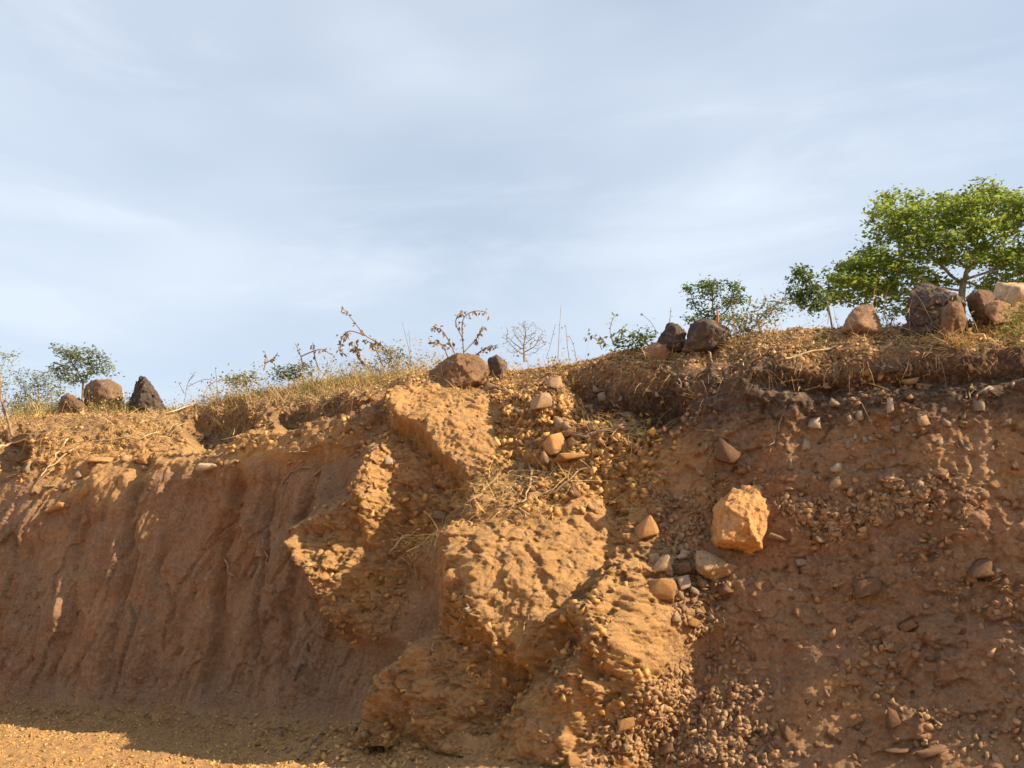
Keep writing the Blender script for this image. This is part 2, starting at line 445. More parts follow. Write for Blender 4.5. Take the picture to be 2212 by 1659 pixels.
# hollows: shaded scarps under the rim on the left and the gully right of the spur
def hollow(poly, depth, soft=14): return -depth * poly_mask(QX, QY, poly, soft)
feat += hollow([(590, 905), (640, 880), (720, 865), (780, 872), (760, 890), (690, 905), (620, 925)], .52, 10)
feat += hollow([(385, 905), (440, 888), (530, 880), (545, 925), (480, 950), (400, 965)], .52, 12)
feat += hollow([(0, 935), (50, 930), (60, 985), (40, 1020), (0, 1030)], .25, 12)
feat += hollow([(1238, 818), (1430, 832), (1466, 868), (1440, 902), (1330, 912), (1260, 900)], .46, 20)

feat -= .16 * np.exp(-((QX - 1510 + (QY - 1420) * .45) / 62) ** 2) * sstep(1330, 1430, QY)
under = (rim_line_y(QX) + 34 - QY)
feat -= .20 * np.exp(-(under / 22) ** 2) * sstep(1430, 1540, QX) * sstep(-.35, .3, fbm(B0 * 1.7, 3, 77) + .15)
spur = poly_mask(QX, QY, [(840, 850), (960, 800), (1180, 820), (1430, 900), (1440, 1060), (1400, 1180), (1480, 1400), (1460, 1560), (1400, 1720), (820, 1720), (860, 1560), (1000, 1360), (1040, 1240), (960, 1180), (840, 1360), (740, 1370), (690, 1160), (800, 1090), (830, 960)], 42)
right_w = sstep(1400, 1520, QX) * sstep(0.0, 0.1, V_row)[None, :]
left_w = (1 - sstep(760, 860, QX)) * sstep(0.02, 0.12, V_row)[None, :] * (1 - sstep(.60, .70, V_row + .03 * fbm(np.stack([xs, 0 * xs, 0 * xs], -1) * 2, 3, 19)[:, None]))
rim_line = rim_line_y(QX)
litter = np.clip((rim_line + 6 - QY) / 22, 0, 1) * sstep(.55, .65, V_row)[None, :]
topsoil = np.clip(1.7 * (1 - np.abs(QY - (rim_line + 50)) / 95), 0, 1) * sstep(1180, 1300, QX) * (1 - litter)
topsoil += 0.6 * np.clip(1 - np.abs(QY - (rim_line + 25)) / 40, 0, 1) * (1 - sstep(720, 860, QX)) * (1 - litter)
ground_m = 1 - sstep(0.0, 0.06, V_row)[None, :] + 0 * PX
talus = right_w * sstep(1180, 1480, QY + (QX - 1500) * 0.05)

D = bulge + feat
D += 0.10 * fbm(B0 * 0.9, 3, 21) * sstep(0, .15, V_row)[None, :]
sl_ = (B0 * E1).sum(-1)
# left wall: scrape marks of the digger, running down and a little to the left
sl = (B0 * E1).sum(-1); zz = B0[..., 2]
scr = np.stack([(sl - zz * 0.22) * 4.2, zz * 0.30, 0 * zz], -1)
D += left_w * .10 * fbm(np.stack([(sl - zz * .2) * 1.3, zz * .35, 0 * zz], -1), 3, 28)
for x_, dp_ in ((150, .09), (262, .12), (345, .07), (468, .13), (640, .08)):
    D -= left_w * crest(QX + 9 * fbm(B0 * 6, 3, int(x_)), QY, [(x_ + 40, 1020), (x_ + 16, 1150), (x_, 1300), (x_ - 30, 1480)], dp_, 34, 12)
D += left_w * (0.045 * facets(scr * [.62, 1.6, 1] + .3 * fbm(B0 * 3, 2, 30)[..., None], 29) + 0.050 * fbm(scr, 3, 31, ridge=True) + 0.022 * fbm(scr * [3.1, 1.5, 1], 3, 37, ridge=True) + 0.04 * fbm(B0 * 4, 4, 33) + .022 * facets(B0 * 7, 34) * sstep(.4, .65, fbm(B0 * 1.5, 3, 35) + .45))
# cracks in the left wall
for ln, dep in (([(583, 1160), (578, 1250), (566, 1310), (560, 1420)], .10), ([(590, 1010), (586, 1090), (582, 1160)], .05), ([(300, 1190), (250, 1300), (200, 1390)], .05), ([(480, 1240), (470, 1330), (440, 1420)], .05)):
    D -= crest(QX * 1.0, QY, ln, dep, 12, 12)
# tooth marks of the digger bucket and flaking edges
gr = random.Random(3)
def stroke(x0, y0, ln, ang, dep, wd):
    x1, y1 = x0 + math.cos(ang) * ln, y0 + math.sin(ang) * ln
    c0 = np.searchsorted(pxc, min(x0, x1) - 60); c1 = np.searchsorted(pxc, max(x0, x1) + 60)
    s_ = np.s_[c0:c1, NA:]
    D[s_] -= crest(QX[s_], QY[s_], [(x0, y0), ((x0 + x1) / 2 + gr.uniform(-4, 4), (y0 + y1) / 2), (x1, y1)], dep, wd, wd * .6) * left_w[s_]
for k in range(80):
    stroke(gr.uniform(-20, 740), gr.uniform(1060, 1470), gr.uniform(25, 110), R(gr.gauss(112, 9)), gr.uniform(.012, .05) * gr.choice((1, 1, -1)), gr.uniform(5, 12))
for k in range(26):
    x_, y_ = gr.uniform(900, 1470), gr.uniform(880, 1620)
    c0 = np.searchsorted(pxc, x_ - 110); c1 = np.searchsorted(pxc, x_ + 110); s_ = np.s_[c0:c1, NA:]
    a_ = R(gr.gauss(35, 18)); l_ = gr.uniform(12, 45)
    D[s_] -= crest(QX[s_], QY[s_], [(x_, y_), (x_ + math.cos(a_) * l_, y_ + math.sin(a_) * l_)], gr.uniform(.03, .08), gr.uniform(9, 16), 5) * spur[s_]
# spur: broken soft rock and clods
sp = spur * sstep(-0.02, .05, V_row)[None, :]
slab = poly_mask(QX, QY, [(870, 890), (960, 835), (1050, 850), (1085, 900), (1065, 985), (1030, 1045), (930, 965), (858, 925)], 10) + poly_mask(QX, QY, [(1060, 1200), (1200, 1095), (1300, 1085), (1322, 1190), (1310, 1270), (1240, 1340), (1190, 1420), (1130, 1375), (1085, 1290)], 10) + poly_mask(QX, QY, [(1370, 1290), (1450, 1360), (1475, 1430), (1440, 1490), (1350, 1420)], 10) + poly_mask(QX, QY, [(1215, 1480), (1300, 1545), (1250, 1640), (1130, 1640)], 10)
slab = np.clip(slab, 0, 1)
sp = sp * (1 - 0.5 * slab)
sp = sp * (1 - .6 * sstep(.86, .96, V_row)[None, :])
D += sp * .034 * fbm(B0 * 7.5, 4, 125, .6)
D += sp * (0.030 * facets(B0 * [3.6, 3.6, 4.4] + 0.2 * fbm(B0 * 5, 2, 3)[..., None], 41) + 0.040 * facets(B0 * 8.0, 43, 1.3) + 0.024 * facets(B0 * 20.0, 45, 1.3) + 0.012 * facets(B0 * 48.0, 46) + 0.024 * fbm(B0 * 19, 5, 47, .65))
D += spur * slab * 0.014 * fbm(np.stack([sl_ * 24 - B0[..., 2] * 16, (sl_ * .6 + B0[..., 2]) * 7, 0 * sl_], -1), 4, 49, .6)
wp = B0 + .06 * np.stack([fbm(B0 * 4, 3, 101), fbm(B0 * 4, 3, 102), fbm(B0 * 4, 3, 103)], -1)
D -= spur * ground_f * (1 - .6 * slab) * (.028 * (1 - sstep(0, .05, cracks(wp * [2.3, 2.3, 2.9], 105))) + .014 * (1 - sstep(0, .07, cracks(wp * 5.6, 107))))
# right wall: lumpy soil with stones washed out
rw = np.clip(right_w, 0, 1)
D += rw * sstep(.3, .5, V_row)[None, :] * .05 * fbm(np.stack([(sl_ - B0[..., 2] * .12) * 3.4, B0[..., 2] * .55, 0 * sl_], -1), 4, 50, ridge=True)
D += rw * (0.055 * fbm(B0 * 2.4, 4, 51) + 0.032 * facets(B0 * 4.6, 53) * sstep(.35, .6, fbm(B0 * 1.3, 2, 54) + .45) + 0.030 * facets(B0 * 10, 55) * sstep(.3, .6, fbm(B0 * 1.9, 3, 56) + .45) + 0.010 * facets(B0 * 24, 58) + 0.016 * fbm(B0 * 12, 3, 57))
# rim and the lit benches
ben = sstep(.62, .74, V_row)[None, :] * (1 - spur)
D += ben * (1 - .5 * sstep(1430, 1500, QX)) * (0.07 * fbm(B0 * 2.2, 4, 61) + 0.055 * facets(B0 * 6, 63) + 0.03 * facets(B0 * 16, 64))
# ground
D += ground_m * (0.035 * fbm(B0 * 2.0, 4, 71) + 0.018 * facets(B0 * 14, 73) + 0.010 * facets(B0 * 30, 74))
D += 0.008 * fbm(B0 * 34, 2, 75)
# low ridges of spoil at the foot of the spur
D += 0.16 * np.exp(-(((QX - 740) / 90) ** 2 + ((QY - 1630) / 45) ** 2)) + 0.10 * np.exp(-(((QX - 560) / 60) ** 2 + ((QY - 1590) / 22) ** 2))
D = np.where(V_row[None, :] > .9, D * (1 - .55 * sstep(.9, .97, V_row)[None, :]), D)
fade = np.ones(NR); fade[:3] = [0, .2, .6]; fade[-len(back):] = np.linspace(1, 0.2, len(back))
B = B0 + PUSH * (D * fade[None, :])[..., None]

ii, jj = np.meshgrid(np.arange(NX - 1), np.arange(NR - 1), indexing='ij')
q = (ii * NR + jj).ravel()
F = np.stack([q, q + NR, q + NR + 1, q + 1], 1)
blotch = fbm(B0 * 1.6, 4, 81)
ochre = np.clip(spur * 0.95 + ground_m * (0.9 - 0.5 * right_w) + 0.8 * poly_mask(QX, QY, [(80, 1070), (140, 950), (380, 940), (640, 950), (650, 985), (400, 1015), (130, 1115)], 16) + 0.75 * ben * (1 - litter) * (1 - sstep(700, 900, QX)) + 0.5 * sstep(.15, .45, blotch) * right_w, 0, 1)  # left bench outline paints its sunlit patch brighter; spur lifted likewise
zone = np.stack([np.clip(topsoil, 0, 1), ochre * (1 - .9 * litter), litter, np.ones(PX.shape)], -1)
M_EARTH = mat_earth()
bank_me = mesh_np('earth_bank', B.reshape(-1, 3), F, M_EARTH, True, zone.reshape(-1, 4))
bank = link('earth_bank', bank_me)
tag(bank, 'raw reddish brown earth bank cut along the road, with a lit spur in its middle', kind='structure')

# road in front, plateau behind
def sheet(name, pts, mat, kind):
    me = bpy.data.meshes.new(name); me.from_pydata([tuple(p) for p in pts], [], [tuple(range(len(pts)))]); me.materials.append(mat)
    return tag(link(name, me), kind=kind)
M_ROAD = None
def mat_road():
    s = NT('road_earth')
    n2 = s.noise(3.0, 6, 0.6); n3 = s.noise(40, 4, 0.7)
    c = s.mix(s.rng(n2, .35, .65), (0.52, 0.285, 0.10), (0.42, 0.23, 0.095))
    c = s.mix(s.rng(n3, .3, .7, 0, .5), c, (0.5, 0.34, 0.18))
    return s.done(c, s.bump(s.noise(30, 6, .7), .04, .6))
M_ROAD = mat_road()
sheet('road', [(-400, -400, -0.035), (400, -400, -0.035), (400, base_y(400) + 20, -0.035), (20, base_y(20) - 0.2, -0.035), (-20, base_y(-20) - 0.2, -0.035), (-400, base_y(-400) + 20, -0.035)], M_ROAD, 'structure')
br = B[:, -1]
o1 = br[[0, NX // 4, NX // 2, 3 * NX // 4, NX - 1]] + [0, -0.3, -0.12]
def mat_plateau():
    s = NT('plateau_soil')
    c = s.mix(s.rng(s.noise(.8, 6, .6), .35, .65), (0.26, 0.19, 0.09), (0.17, 0.16, 0.07))
    return s.done(c, s.bump(s.noise(9, 5, .7), .1, .6))
M_PLAT = mat_plateau()
sheet('plateau', [tuple(p) for p in o1] + [(900, o1[-1][1], 3.4), (900, 1500, 3.4), (-900, 1500, 3.4), (-900, o1[0][1], 3.2)], M_PLAT, 'structure')

# ------------------------------------------------------------------ finding the surface under a picture point
bpy.context.view_layer.update()
def hit(px, py):
    v = Vector(ray(px, py)).normalized()
    ok, loc, nrm, idx = bank.ray_cast(Vector(CAM), v, distance=60)
    for _ in range(12):
        if ok: break
        py += 8; v = Vector(ray(px, py)).normalized(); ok, loc, nrm, idx = bank.ray_cast(Vector(CAM), v, distance=60)
    if not ok: return None, None
    if nrm.dot(v) > 0: nrm = -nrm
    return np.array(loc), np.array(nrm)
# ------------------------------------------------------------------ rocks and stones
def mat_rock(name, a, b, stain, grain=1.0, per_obj=0.25):
    s = NT(name)
    n1 = s.noise(3.5, 5, 0.6); n2 = s.noise(13.0, 6, 0.7); n3 = s.noise(60.0, 3, 0.65)
    c = s.mix(s.rng(n1, .35, .65), a, b)
    c = s.mix(s.rng(n2, .50, .64, 0, .85), c, stain)
    c = s.mix(s.rng(n3, .35, .75, 0, .4), c, tuple(min(1, x * 1.5) for x in a))
    v = s.rng(s.objrand(), 0, 1, 1 - per_obj, 1 + per_obj)
    m = s.n.new('ShaderNodeVectorMath'); m.operation = 'SCALE'
    s.l.new(c, m.inputs[0]); s.l.new(v, m.inputs['Scale'])
    nb = s.bump(n2, 0.03 * grain, 0.6); nb = s.bump(s.noise(45, 5, .7), 0.012 * grain, 0.7, nb)
    return s.done(m.outputs[0], nb)
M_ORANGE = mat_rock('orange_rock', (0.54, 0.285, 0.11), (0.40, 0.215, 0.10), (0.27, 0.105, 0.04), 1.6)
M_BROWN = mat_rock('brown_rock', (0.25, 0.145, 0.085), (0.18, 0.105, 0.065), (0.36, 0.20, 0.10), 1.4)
M_TAN = mat_rock('tan_rock', (0.42, 0.28, 0.165), (0.32, 0.20, 0.115), (0.22, 0.12, 0.065))
M_MUD = mat_rock('mud_rock', (0.17, 0.105, 0.068), (0.12, 0.078, 0.055), (0.28, 0.16, 0.09), 1.4)
M_DARK = mat_rock('dark_rock', (0.060, 0.047, 0.042), (0.095, 0.068, 0.055), (0.17, 0.115, 0.08))  # base colour deepened to carry shade on the faces towards the road
M_PALE = mat_rock('pale_stone', (0.50, 0.39, 0.29), (0.38, 0.27, 0.185), (0.28, 0.165, 0.095))

def hull_planes(pts):
    bm = bmesh.new()
    vsb = [bm.verts.new(tuple(p)) for p in pts]
    bmesh.ops.convex_hull(bm, input=vsb)
    bm.faces.ensure_lookup_table(); bm.normal_update()
    c = np.mean([np.array(v.co) for v in bm.verts if v.link_faces], axis=0)
    N, H = [], []
    for f in bm.faces:
        n = np.array(f.normal); p = np.array(f.verts[0].co) - c
        h = n @ p
        if h < 0: n, h = -n, -h
        if h > 1e-6: N.append(n); H.append(h)
    bm.free()
    return c, np.array(N), np.array(H)
_ico = {}
def ico(k):
    if k not in _ico:
        bm = bmesh.new(); bmesh.ops.create_icosphere(bm, subdivisions=k, radius=1)
        bm.verts.ensure_lookup_table()
        _ico[k] = (np.array([v.co[:] for v in bm.verts]), np.array([[v.index for v in f.verts] for f in bm.faces]))
        bm.free()
    return _ico[k]
def star_rock(pts, sub=5, rough=0.05, seed=0, sharp=140, fs=2.5):
    """A solid with the facets of the points' hull, its edges chipped and its faces broken up."""
    c, N, H = hull_planes(pts)
    d, f = ico(sub)
    dn = d @ N.T
    r = np.where(dn > 1e-3, H / np.maximum(dn, 1e-3), 1e6)
    rmin = r.min(1, keepdims=True)
    R0 = rmin[:, 0] - np.log(np.exp(-np.clip((r / rmin - 1) * sharp, 0, 40)).sum(1)) / sharp * rmin[:, 0] * 0.9
    size = np.median(R0)
    p = d * R0[:, None] / size
    rel = rough * (1.1 * facets(p * fs + 7 * seed, seed) + 0.5 * facets(p * fs * 2.7 + seed, seed + 3) + 0.14 * facets(p * fs * 6 + seed, seed + 4) + 0.55 * fbm(p * 8 + seed, 5, seed, .62))
    return c, d * (R0 * (1 + rel))[:, None], f
def outline_rock(name, label, cat, pts, y, thick, mat, seed=1, rough=0.05, sub=5, front=0.62, shift=(0, 0), group=None, fs=2.5, smooth=False, bury=26):
    """A boulder whose silhouette from the road follows pts; it has a front, a back and its own thickness."""
    pts = np.array(pts, float); cx, cy = pts.mean(0)
    hh = np.ptp(pts[:, 1]); low = np.clip((pts[:, 1] - cy) / (hh * .5), 0, 1)
    pts[:, 1] += low * bury; pts[:, 0] += (pts[:, 0] - cx) * low * .10 * (bury > 0)
    g = np.random.default_rng(seed)
    P3 = [at_depth(px, py, y + g.uniform(-.12, .12) * thick) for px, py in pts]
    for k in range(5):                                     # a few blunt corners towards the road
        px, py = pts[g.integers(len(pts))]; s = g.uniform(.25, front + .2)
        P3.append(at_depth(cx + (px - cx) * s + shift[0], cy + (py - cy) * s + shift[1], y - thick * g.uniform(.3, .6)))
    for px, py in pts[::2]:
        P3.append(at_depth(cx + (px - cx) * .7, cy + (py - cy) * .7, y + thick * g.uniform(.35, .6)))
    c, V, f = star_rock(P3, sub, rough, seed, fs=fs)
    o = link(name, mesh_np(name, V, f, mat, smooth), loc=c)
    return tag(o, label, cat, group)
def ytop(px): return float(np.interp(px, tx, top_pt[:, 1]))
def Z2(o, s): return lambda x, y: ((o[0] + x * s) * .8641, (o[1] + y * s) * .8641)
def zp(o, s, L): k = Z2(o, s); return [k(*p) for p in L]

# the orange boulder on the slope and the flat stone under it
p_b, _ = hit(1590, 1190)
yb = p_b[1] - 0.10
P3 = []
for px, py, dy in [(1582, 1052, .12), (1640, 1054, .10), (1674, 1086, .14), (1652, 1150, .06), (1648, 1188, .08), (1636, 1200, .08), (1548, 1182, .12), (1532, 1165, .26), (1536, 1105, .24),
                   (1562, 1100, -.12), (1622, 1090, -.16), (1660, 1108, -.02), (1556, 1166, -.20), (1612, 1128, -.25), (1642, 1176, -.14),
                   (1600, 1075, .46), (1650, 1100, .42), (1570, 1160, .42), (1635, 1185, .34)]:
    P3.append(at_depth(px, py, yb + dy))
c_, V_, f_ = star_rock(P3, 6, 0.085, 9, sharp=200, fs=1.6)
tag(link('boulder', mesh_np('boulder', V_, f_, M_ORANGE), loc=c_), 'big orange sunlit boulder perched on the shaded slope right of the spur', 'boulder')
p_f, _ = hit(1545, 1232)
outline_rock('rock', 'flat tan rock with a ragged edge lying right under the orange boulder', 'rock',
             [(1503, 1190), (1520, 1188), (1535, 1200), (1580, 1218), (1602, 1226), (1580, 1238), (1545, 1252), (1512, 1240), (1500, 1215)], p_f[1] - .06, .34, M_TAN, 8, .08, bury=4)

S3 = ((900, 850), .2713); S7 = ((2000, 450), .2712); SL = ((0, 820), .229); SM = ((1600, 400), .434)
outline_rock('boulder', 'brown rounded boulder crowning the rim above the lit slab', 'boulder',
             zp(*S3, [(590, 460), (640, 290), (780, 175), (900, 115), (1080, 140), (1170, 230), (1195, 310), (1120, 370), (850, 460), (700, 480)]), hit(1010, 838)[0][1] + .12, .75, M_BROWN, 11, .075, 6, fs=2.2)
outline_rock('rock', 'small dark pointed rock beside the brown rim boulder', 'rock',
             zp(*S3, [(1170, 175), (1260, 130), (1360, 210), (1345, 290), (1210, 320)]), ytop(1080) - .25, .28, M_DARK, 12, .05, 4)
outline_rock('rock', 'brown three sided rock standing on the litter by the big tree', 'rock',
             zp(*S7, [(360, 1350), (480, 1190), (560, 1150), (670, 1150), (720, 1260), (780, 1370), (600, 1420)]), ytop(1860) - .14, .5, M_BROWN, 13, .05, 5, front=.55, shift=(8, 0))
outline_rock('boulder', 'dark square boulder with a rusty right face under the big tree', 'boulder',
             zp(*S7, [(975, 1380), (1010, 1080), (1080, 980), (1150, 945), (1290, 990), (1440, 1030), (1500, 1100), (1535, 1320), (1400, 1420), (1280, 1400)]), ytop(2030) - .12, .8, M_DARK, 14, .10, 6, front=.72, shift=(4, 4))
outline_rock('rock', 'rusty brown clod leaning on the right side of the dark square boulder', 'rock',
             zp(*S7, [(1290, 1400), (1310, 1180), (1380, 1120), (1490, 1120), (1540, 1280), (1500, 1370), (1400, 1410)]), ytop(2080) - .52, .3, M_BROWN, 15, .10, 5)
outline_rock('rock', 'flat brown slab of rock tilted between dark boulder and big tan block', 'rock',
             zp(*S7, [(1690, 1130), (1830, 1100), (2010, 1150), (1960, 1230), (1780, 1240), (1690, 1190)]), ytop(2160) - .2, .35, M_BROWN, 16, .05, 5)
outline_rock('rock', 'shaded brown rock wedged behind the tilted flat slab', 'rock',
             zp(*S7, [(1520, 1080), (1640, 1010), (1760, 1015), (1810, 1100), (1800, 1290), (1640, 1310), (1580, 1200)]), ytop(2130) - .1, .4, M_MUD, 17, .06, 5)
outline_rock('boulder', 'large tan block at the right edge of the rim', 'boulder',
             zp(*S7, [(1760, 1100), (1810, 945), (1950, 945), (2090, 960), (2250, 980), (2300, 1150), (2000, 1250), (1850, 1200)]), ytop(2200) + .25, .9, M_TAN, 18, .05, 5)
outline_rock('rock', 'dark low rock with grass on top, left one of the dark rim pair', 'rock',
             zp(*SM, [(80, 1050), (160, 935), (220, 945), (265, 995), (255, 1060), (160, 1075)]), ytop(1455) - .1, .4, M_DARK, 19, .07, 5)
outline_rock('rock', 'dark humped rock below the orange strip', 'rock',
             zp(*SM, [(250, 1050), (285, 950), (360, 905), (440, 925), (520, 970), (530, 1030), (420, 1060)]), ytop(1530) - .1, .5, M_DARK, 20, .07, 5)
outline_rock('rock', 'low grey brown rock half buried in litter before the dark pair', 'rock',
             zp(*SM, [(20, 1090), (80, 1048), (190, 1045), (230, 1090), (150, 1140), (40, 1130)]), hit(1425, 762)[0][1] - .02, .35, M_BROWN, 21, .06, 5)
outline_rock('earth_mound', 'pointed dark earth mound standing up like a small peak', 'mound',
             zp(*SL, [(1360, 900), (1440, 720), (1500, 590), (1530, 530), (1580, 525), (1650, 600), (1700, 690), (1800, 820), (1840, 920), (1700, 1000), (1480, 990)]), ytop(315) - .2, .7, M_DARK, 22, .09, 6, fs=3)
outline_rock('boulder', 'rounded brown boulder behind straw, left of the pointed mound', 'boulder',
             zp(*SL, [(900, 700), (960, 600), (1050, 555), (1210, 560), (1310, 610), (1340, 690), (1340, 860), (1100, 880), (940, 800)]), ytop(225) - .05, .7, M_MUD, 23, .06, 5)
outline_rock('boulder', 'dark brown clod of earth beside the green bush at the left rim', 'boulder',
             zp(*SL, [(620, 920), (640, 800), (720, 700), (770, 780), (900, 790), (970, 860), (980, 990), (700, 1010)]), ytop(160) - .45, .55, M_MUD, 24, .10, 5)

# stones one can pick out one by one: (x, y, width, height, material, label)
def make_stone(seed, bev=.0, n=9):
    """An angular broken stone: hull of a few points, its edges worn by a narrow chamfer."""
    g = np.random.default_rng(seed)
    p = g.uniform(-1, 1, (n, 3)); p /= np.abs(p).max(1, keepdims=True) ** .75
    p = np.concatenate([p, [[.8, .6, -.8], [-.8, .6, -.7], [.7, -.6, -.7], [-.7, -.7, -.8]] + g.normal(size=(4, 3)) * .15]) * [1, .85, .8]
    bm = bmesh.new()
    for q_ in p: bm.verts.new(tuple(q_))
    r = bmesh.ops.convex_hull(bm, input=bm.verts[:])
    bmesh.ops.delete(bm, geom=list({e for e in r['geom_interior'] + r['geom_unused'] if isinstance(e, bmesh.types.BMVert)}), context='VERTS')
    bmesh.ops.dissolve_limit(bm, angle_limit=R(12), verts=bm.verts[:], edges=bm.edges[:])
    if bev: bmesh.ops.bevel(bm, geom=bm.edges[:], offset=bev, segments=1, affect='EDGES', clamp_overlap=True)
    bmesh.ops.triangulate(bm, faces=bm.faces[:])
    if bev > .05:
        bmesh.ops.subdivide_edges(bm, edges=bm.edges[:], cuts=1, use_grid_fill=True)
    bm.verts.ensure_lookup_table(); bm.verts.index_update()
    V = np.array([v.co[:] for v in bm.verts]); f = np.array([[v.index for v in q_.verts] for q_ in bm.faces if len(q_.verts) == 3])
    bm.free()
    if bev > .05: V = V * (1 + .05 * fbm(V * 2.5 + seed, 3, seed))[:, None]
    return V, f
BIG = [make_stone(100 + k, .07, 7) for k in range(10)]
SMALL = [make_stone(200 + k, .0, 6) for k in range(16)]
_smesh = {}
def stone_mesh(pool, k, mat, name):
    key = (id(pool), k, mat.name, name)
    if key not in _smesh:
        V, f = pool[k]; _smesh[key] = mesh_np(name, V, f, mat)
    return _smesh[key]
rs = random.Random(5)
def rest(o, p, n, w, h, sink=.3, spin=None):
    """w, h in metres; sits on the surface with part of it in the soil."""
    n = Vector(n).normalized()
    up = (n * .6 + Vector((0, 0, 1)) * .4).normalized()
    o.scale = (w * .5, (w + h) * .25 * rs.uniform(.7, 1.1), h * .5)
    q = Vector((0, 0, 1)).rotation_difference(up)
    # keep the long side across the view
    o.rotation_mode = 'QUATERNION'
    from mathutils import Quaternion
    a = rs.uniform(-.5, .5) if spin is None else spin
    o.rotation_quaternion = Quaternion((0, 1, 0), rs.uniform(-.35, .35)) @ Quaternion((0, 0, 1), a + rs.choice((0, math.pi)))
    o.location = Vector(p) + n * (h * (.5 - sink))
NAMED = [
    (1360, 882, 38, 26, 'P', 'pale square stone on the shaded shelf below the middle rim'),
    (1166, 861, 44, 40, 'T', 'tan block stone with a dark cleft right below the rim boulder'),
    (1197, 828, 34, 32, 'T', 'tan upright stone near the rim, right of the dark pointed rock'),
    (1058, 832, 40, 26, 'T', 'tan low stone against the foot of the brown rim boulder'),
    (1128, 845, 34, 24, 'B', 'brown stone in the rubble under the small dark pointed rock'),
    (1212, 940, 54, 62, 'O', 'large angular orange stone amid the sunlit upper rubble'),
    (1262, 920, 46, 36, 'T', 'tan stone just right of the large angular rubble stone'),
    (1240, 972, 80, 30, 'O', 'long flat orange stone under the upper rubble'),
    (1120, 1015, 60, 26, 'T', 'flat tan stone right below the upper lit slab'),
    (1150, 1055, 30, 24, 'T', 'small tan block below the flat stone by the roots'),
    (1400, 1135, 56, 56, 'O', 'orange rounded stone at the left of the gravel pocket'),
    (1416, 1252, 62, 56, 'O', 'tilted orange slab stone at the top of the lower lit spur'),
    (1470, 1256, 30, 34, 'P', 'pale three sided stone in the gravel below the boulder'),
    (1424, 1213, 46, 42, 'T', 'tan stone above the tilted orange slab stone'),
    (1466, 1218, 44, 40, 'B', 'shaded brown stone between tan stone and flat ragged rock'),
    (1404, 1192, 30, 30, 'T', 'tan wedge stone at the left side of the gravel chute'),
    (1548, 1272, 26, 24, 'O', 'small orange stone below the flat ragged rock'),
    (1494, 1268, 24, 26, 'P', 'pale cube like stone right of the three sided pale one'),
    (1462, 1318, 30, 30, 'T', 'tan stone at the lower end of the sunlit gravel'),
    (1724, 1208, 30, 20, 'P', 'white stone on the shaded soil right of the boulder'),
    (1677, 1158, 56, 18, 'B', 'flat brown stone jutting out right of the boulder'),
    (1801, 1134, 20, 16, 'P', 'white chip in the dark gravel patch'),
    (1871, 1264, 60, 44, 'B', 'broad flat brown stone bedded in the right slope'),
    (2121, 1210, 60, 44, 'B', 'dark three sided stone near the right edge of the slope'),
    (1785, 1160, 44, 30, 'B', 'rounded brown stone below the dark gravel patch'),
    (1960, 1350, 38, 26, 'B', 'brown stone in the middle of the lower right slope'),
    (1945, 1600, 60, 40, 'B', 'split brown stone near the bottom right of the slope'),
    (2010, 1610, 60, 34, 'B', 'long brown stone right of the split stone at the bottom'),
    (1930, 1530, 40, 52, 'B', 'upright reddish clod above the split stone at the bottom'),
    (1690, 1560, 24, 46, 'B', 'narrow upright clod on the bare lower slope'),
    (1272, 1630, 34, 30, 'T', 'tan stone at the foot of the spur by the gravel fan'),
    (1240, 1645, 30, 28, 'O', 'orange stone at the very foot of the spur'),
    (1350, 1545, 42, 30, 'O', 'orange clod between the lit spur and the gravel fan'),
    (1440, 1610, 38, 24, 'B', 'largest brown stone on the shaded gravel fan'),
    (760, 1572, 30, 26, 'T', 'tan stone topping the spoil heap at the bank foot'),
    (600, 1582, 30, 24, 'T', 'pale tan stone at the foot of the left wall'),
    (110, 1042, 26, 22, 'P', 'pale clod in the shaded scarp at the far left'),
    (215, 985, 60, 34, 'O', 'orange clod at the top of the left sunlit patch'),
    (318, 990, 40, 40, 'O', 'broken orange clod at the right of the left sunlit patch'),
    (128, 1088, 50, 20, 'O', 'low orange clod at the bottom tip of the left sunlit patch'),
    (455, 1000, 54, 22, 'P', 'long pale stone on the edge of the left wall'),
    (836, 992, 16, 20, 'P', 'small pale pebble on the shaded side of the upper spur'),
    (945, 1112, 30, 22, 'T', 'tan stone in the twiggy hollow below the upper slab'),
]
MS = dict(P=M_PALE, T=M_TAN, B=M_BROWN, O=M_ORANGE, D=M_DARK)
for k, (x, y, w, h, m, lab) in enumerate(NAMED):
    p, n = hit(x, y + h * .3)
    if p is None: continue
    sc = (p[1] * CP + (p[2] - 1.6) * SP) / FD
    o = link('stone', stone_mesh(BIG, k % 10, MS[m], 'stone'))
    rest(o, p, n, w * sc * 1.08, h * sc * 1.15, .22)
    tag(o, lab, 'stone')

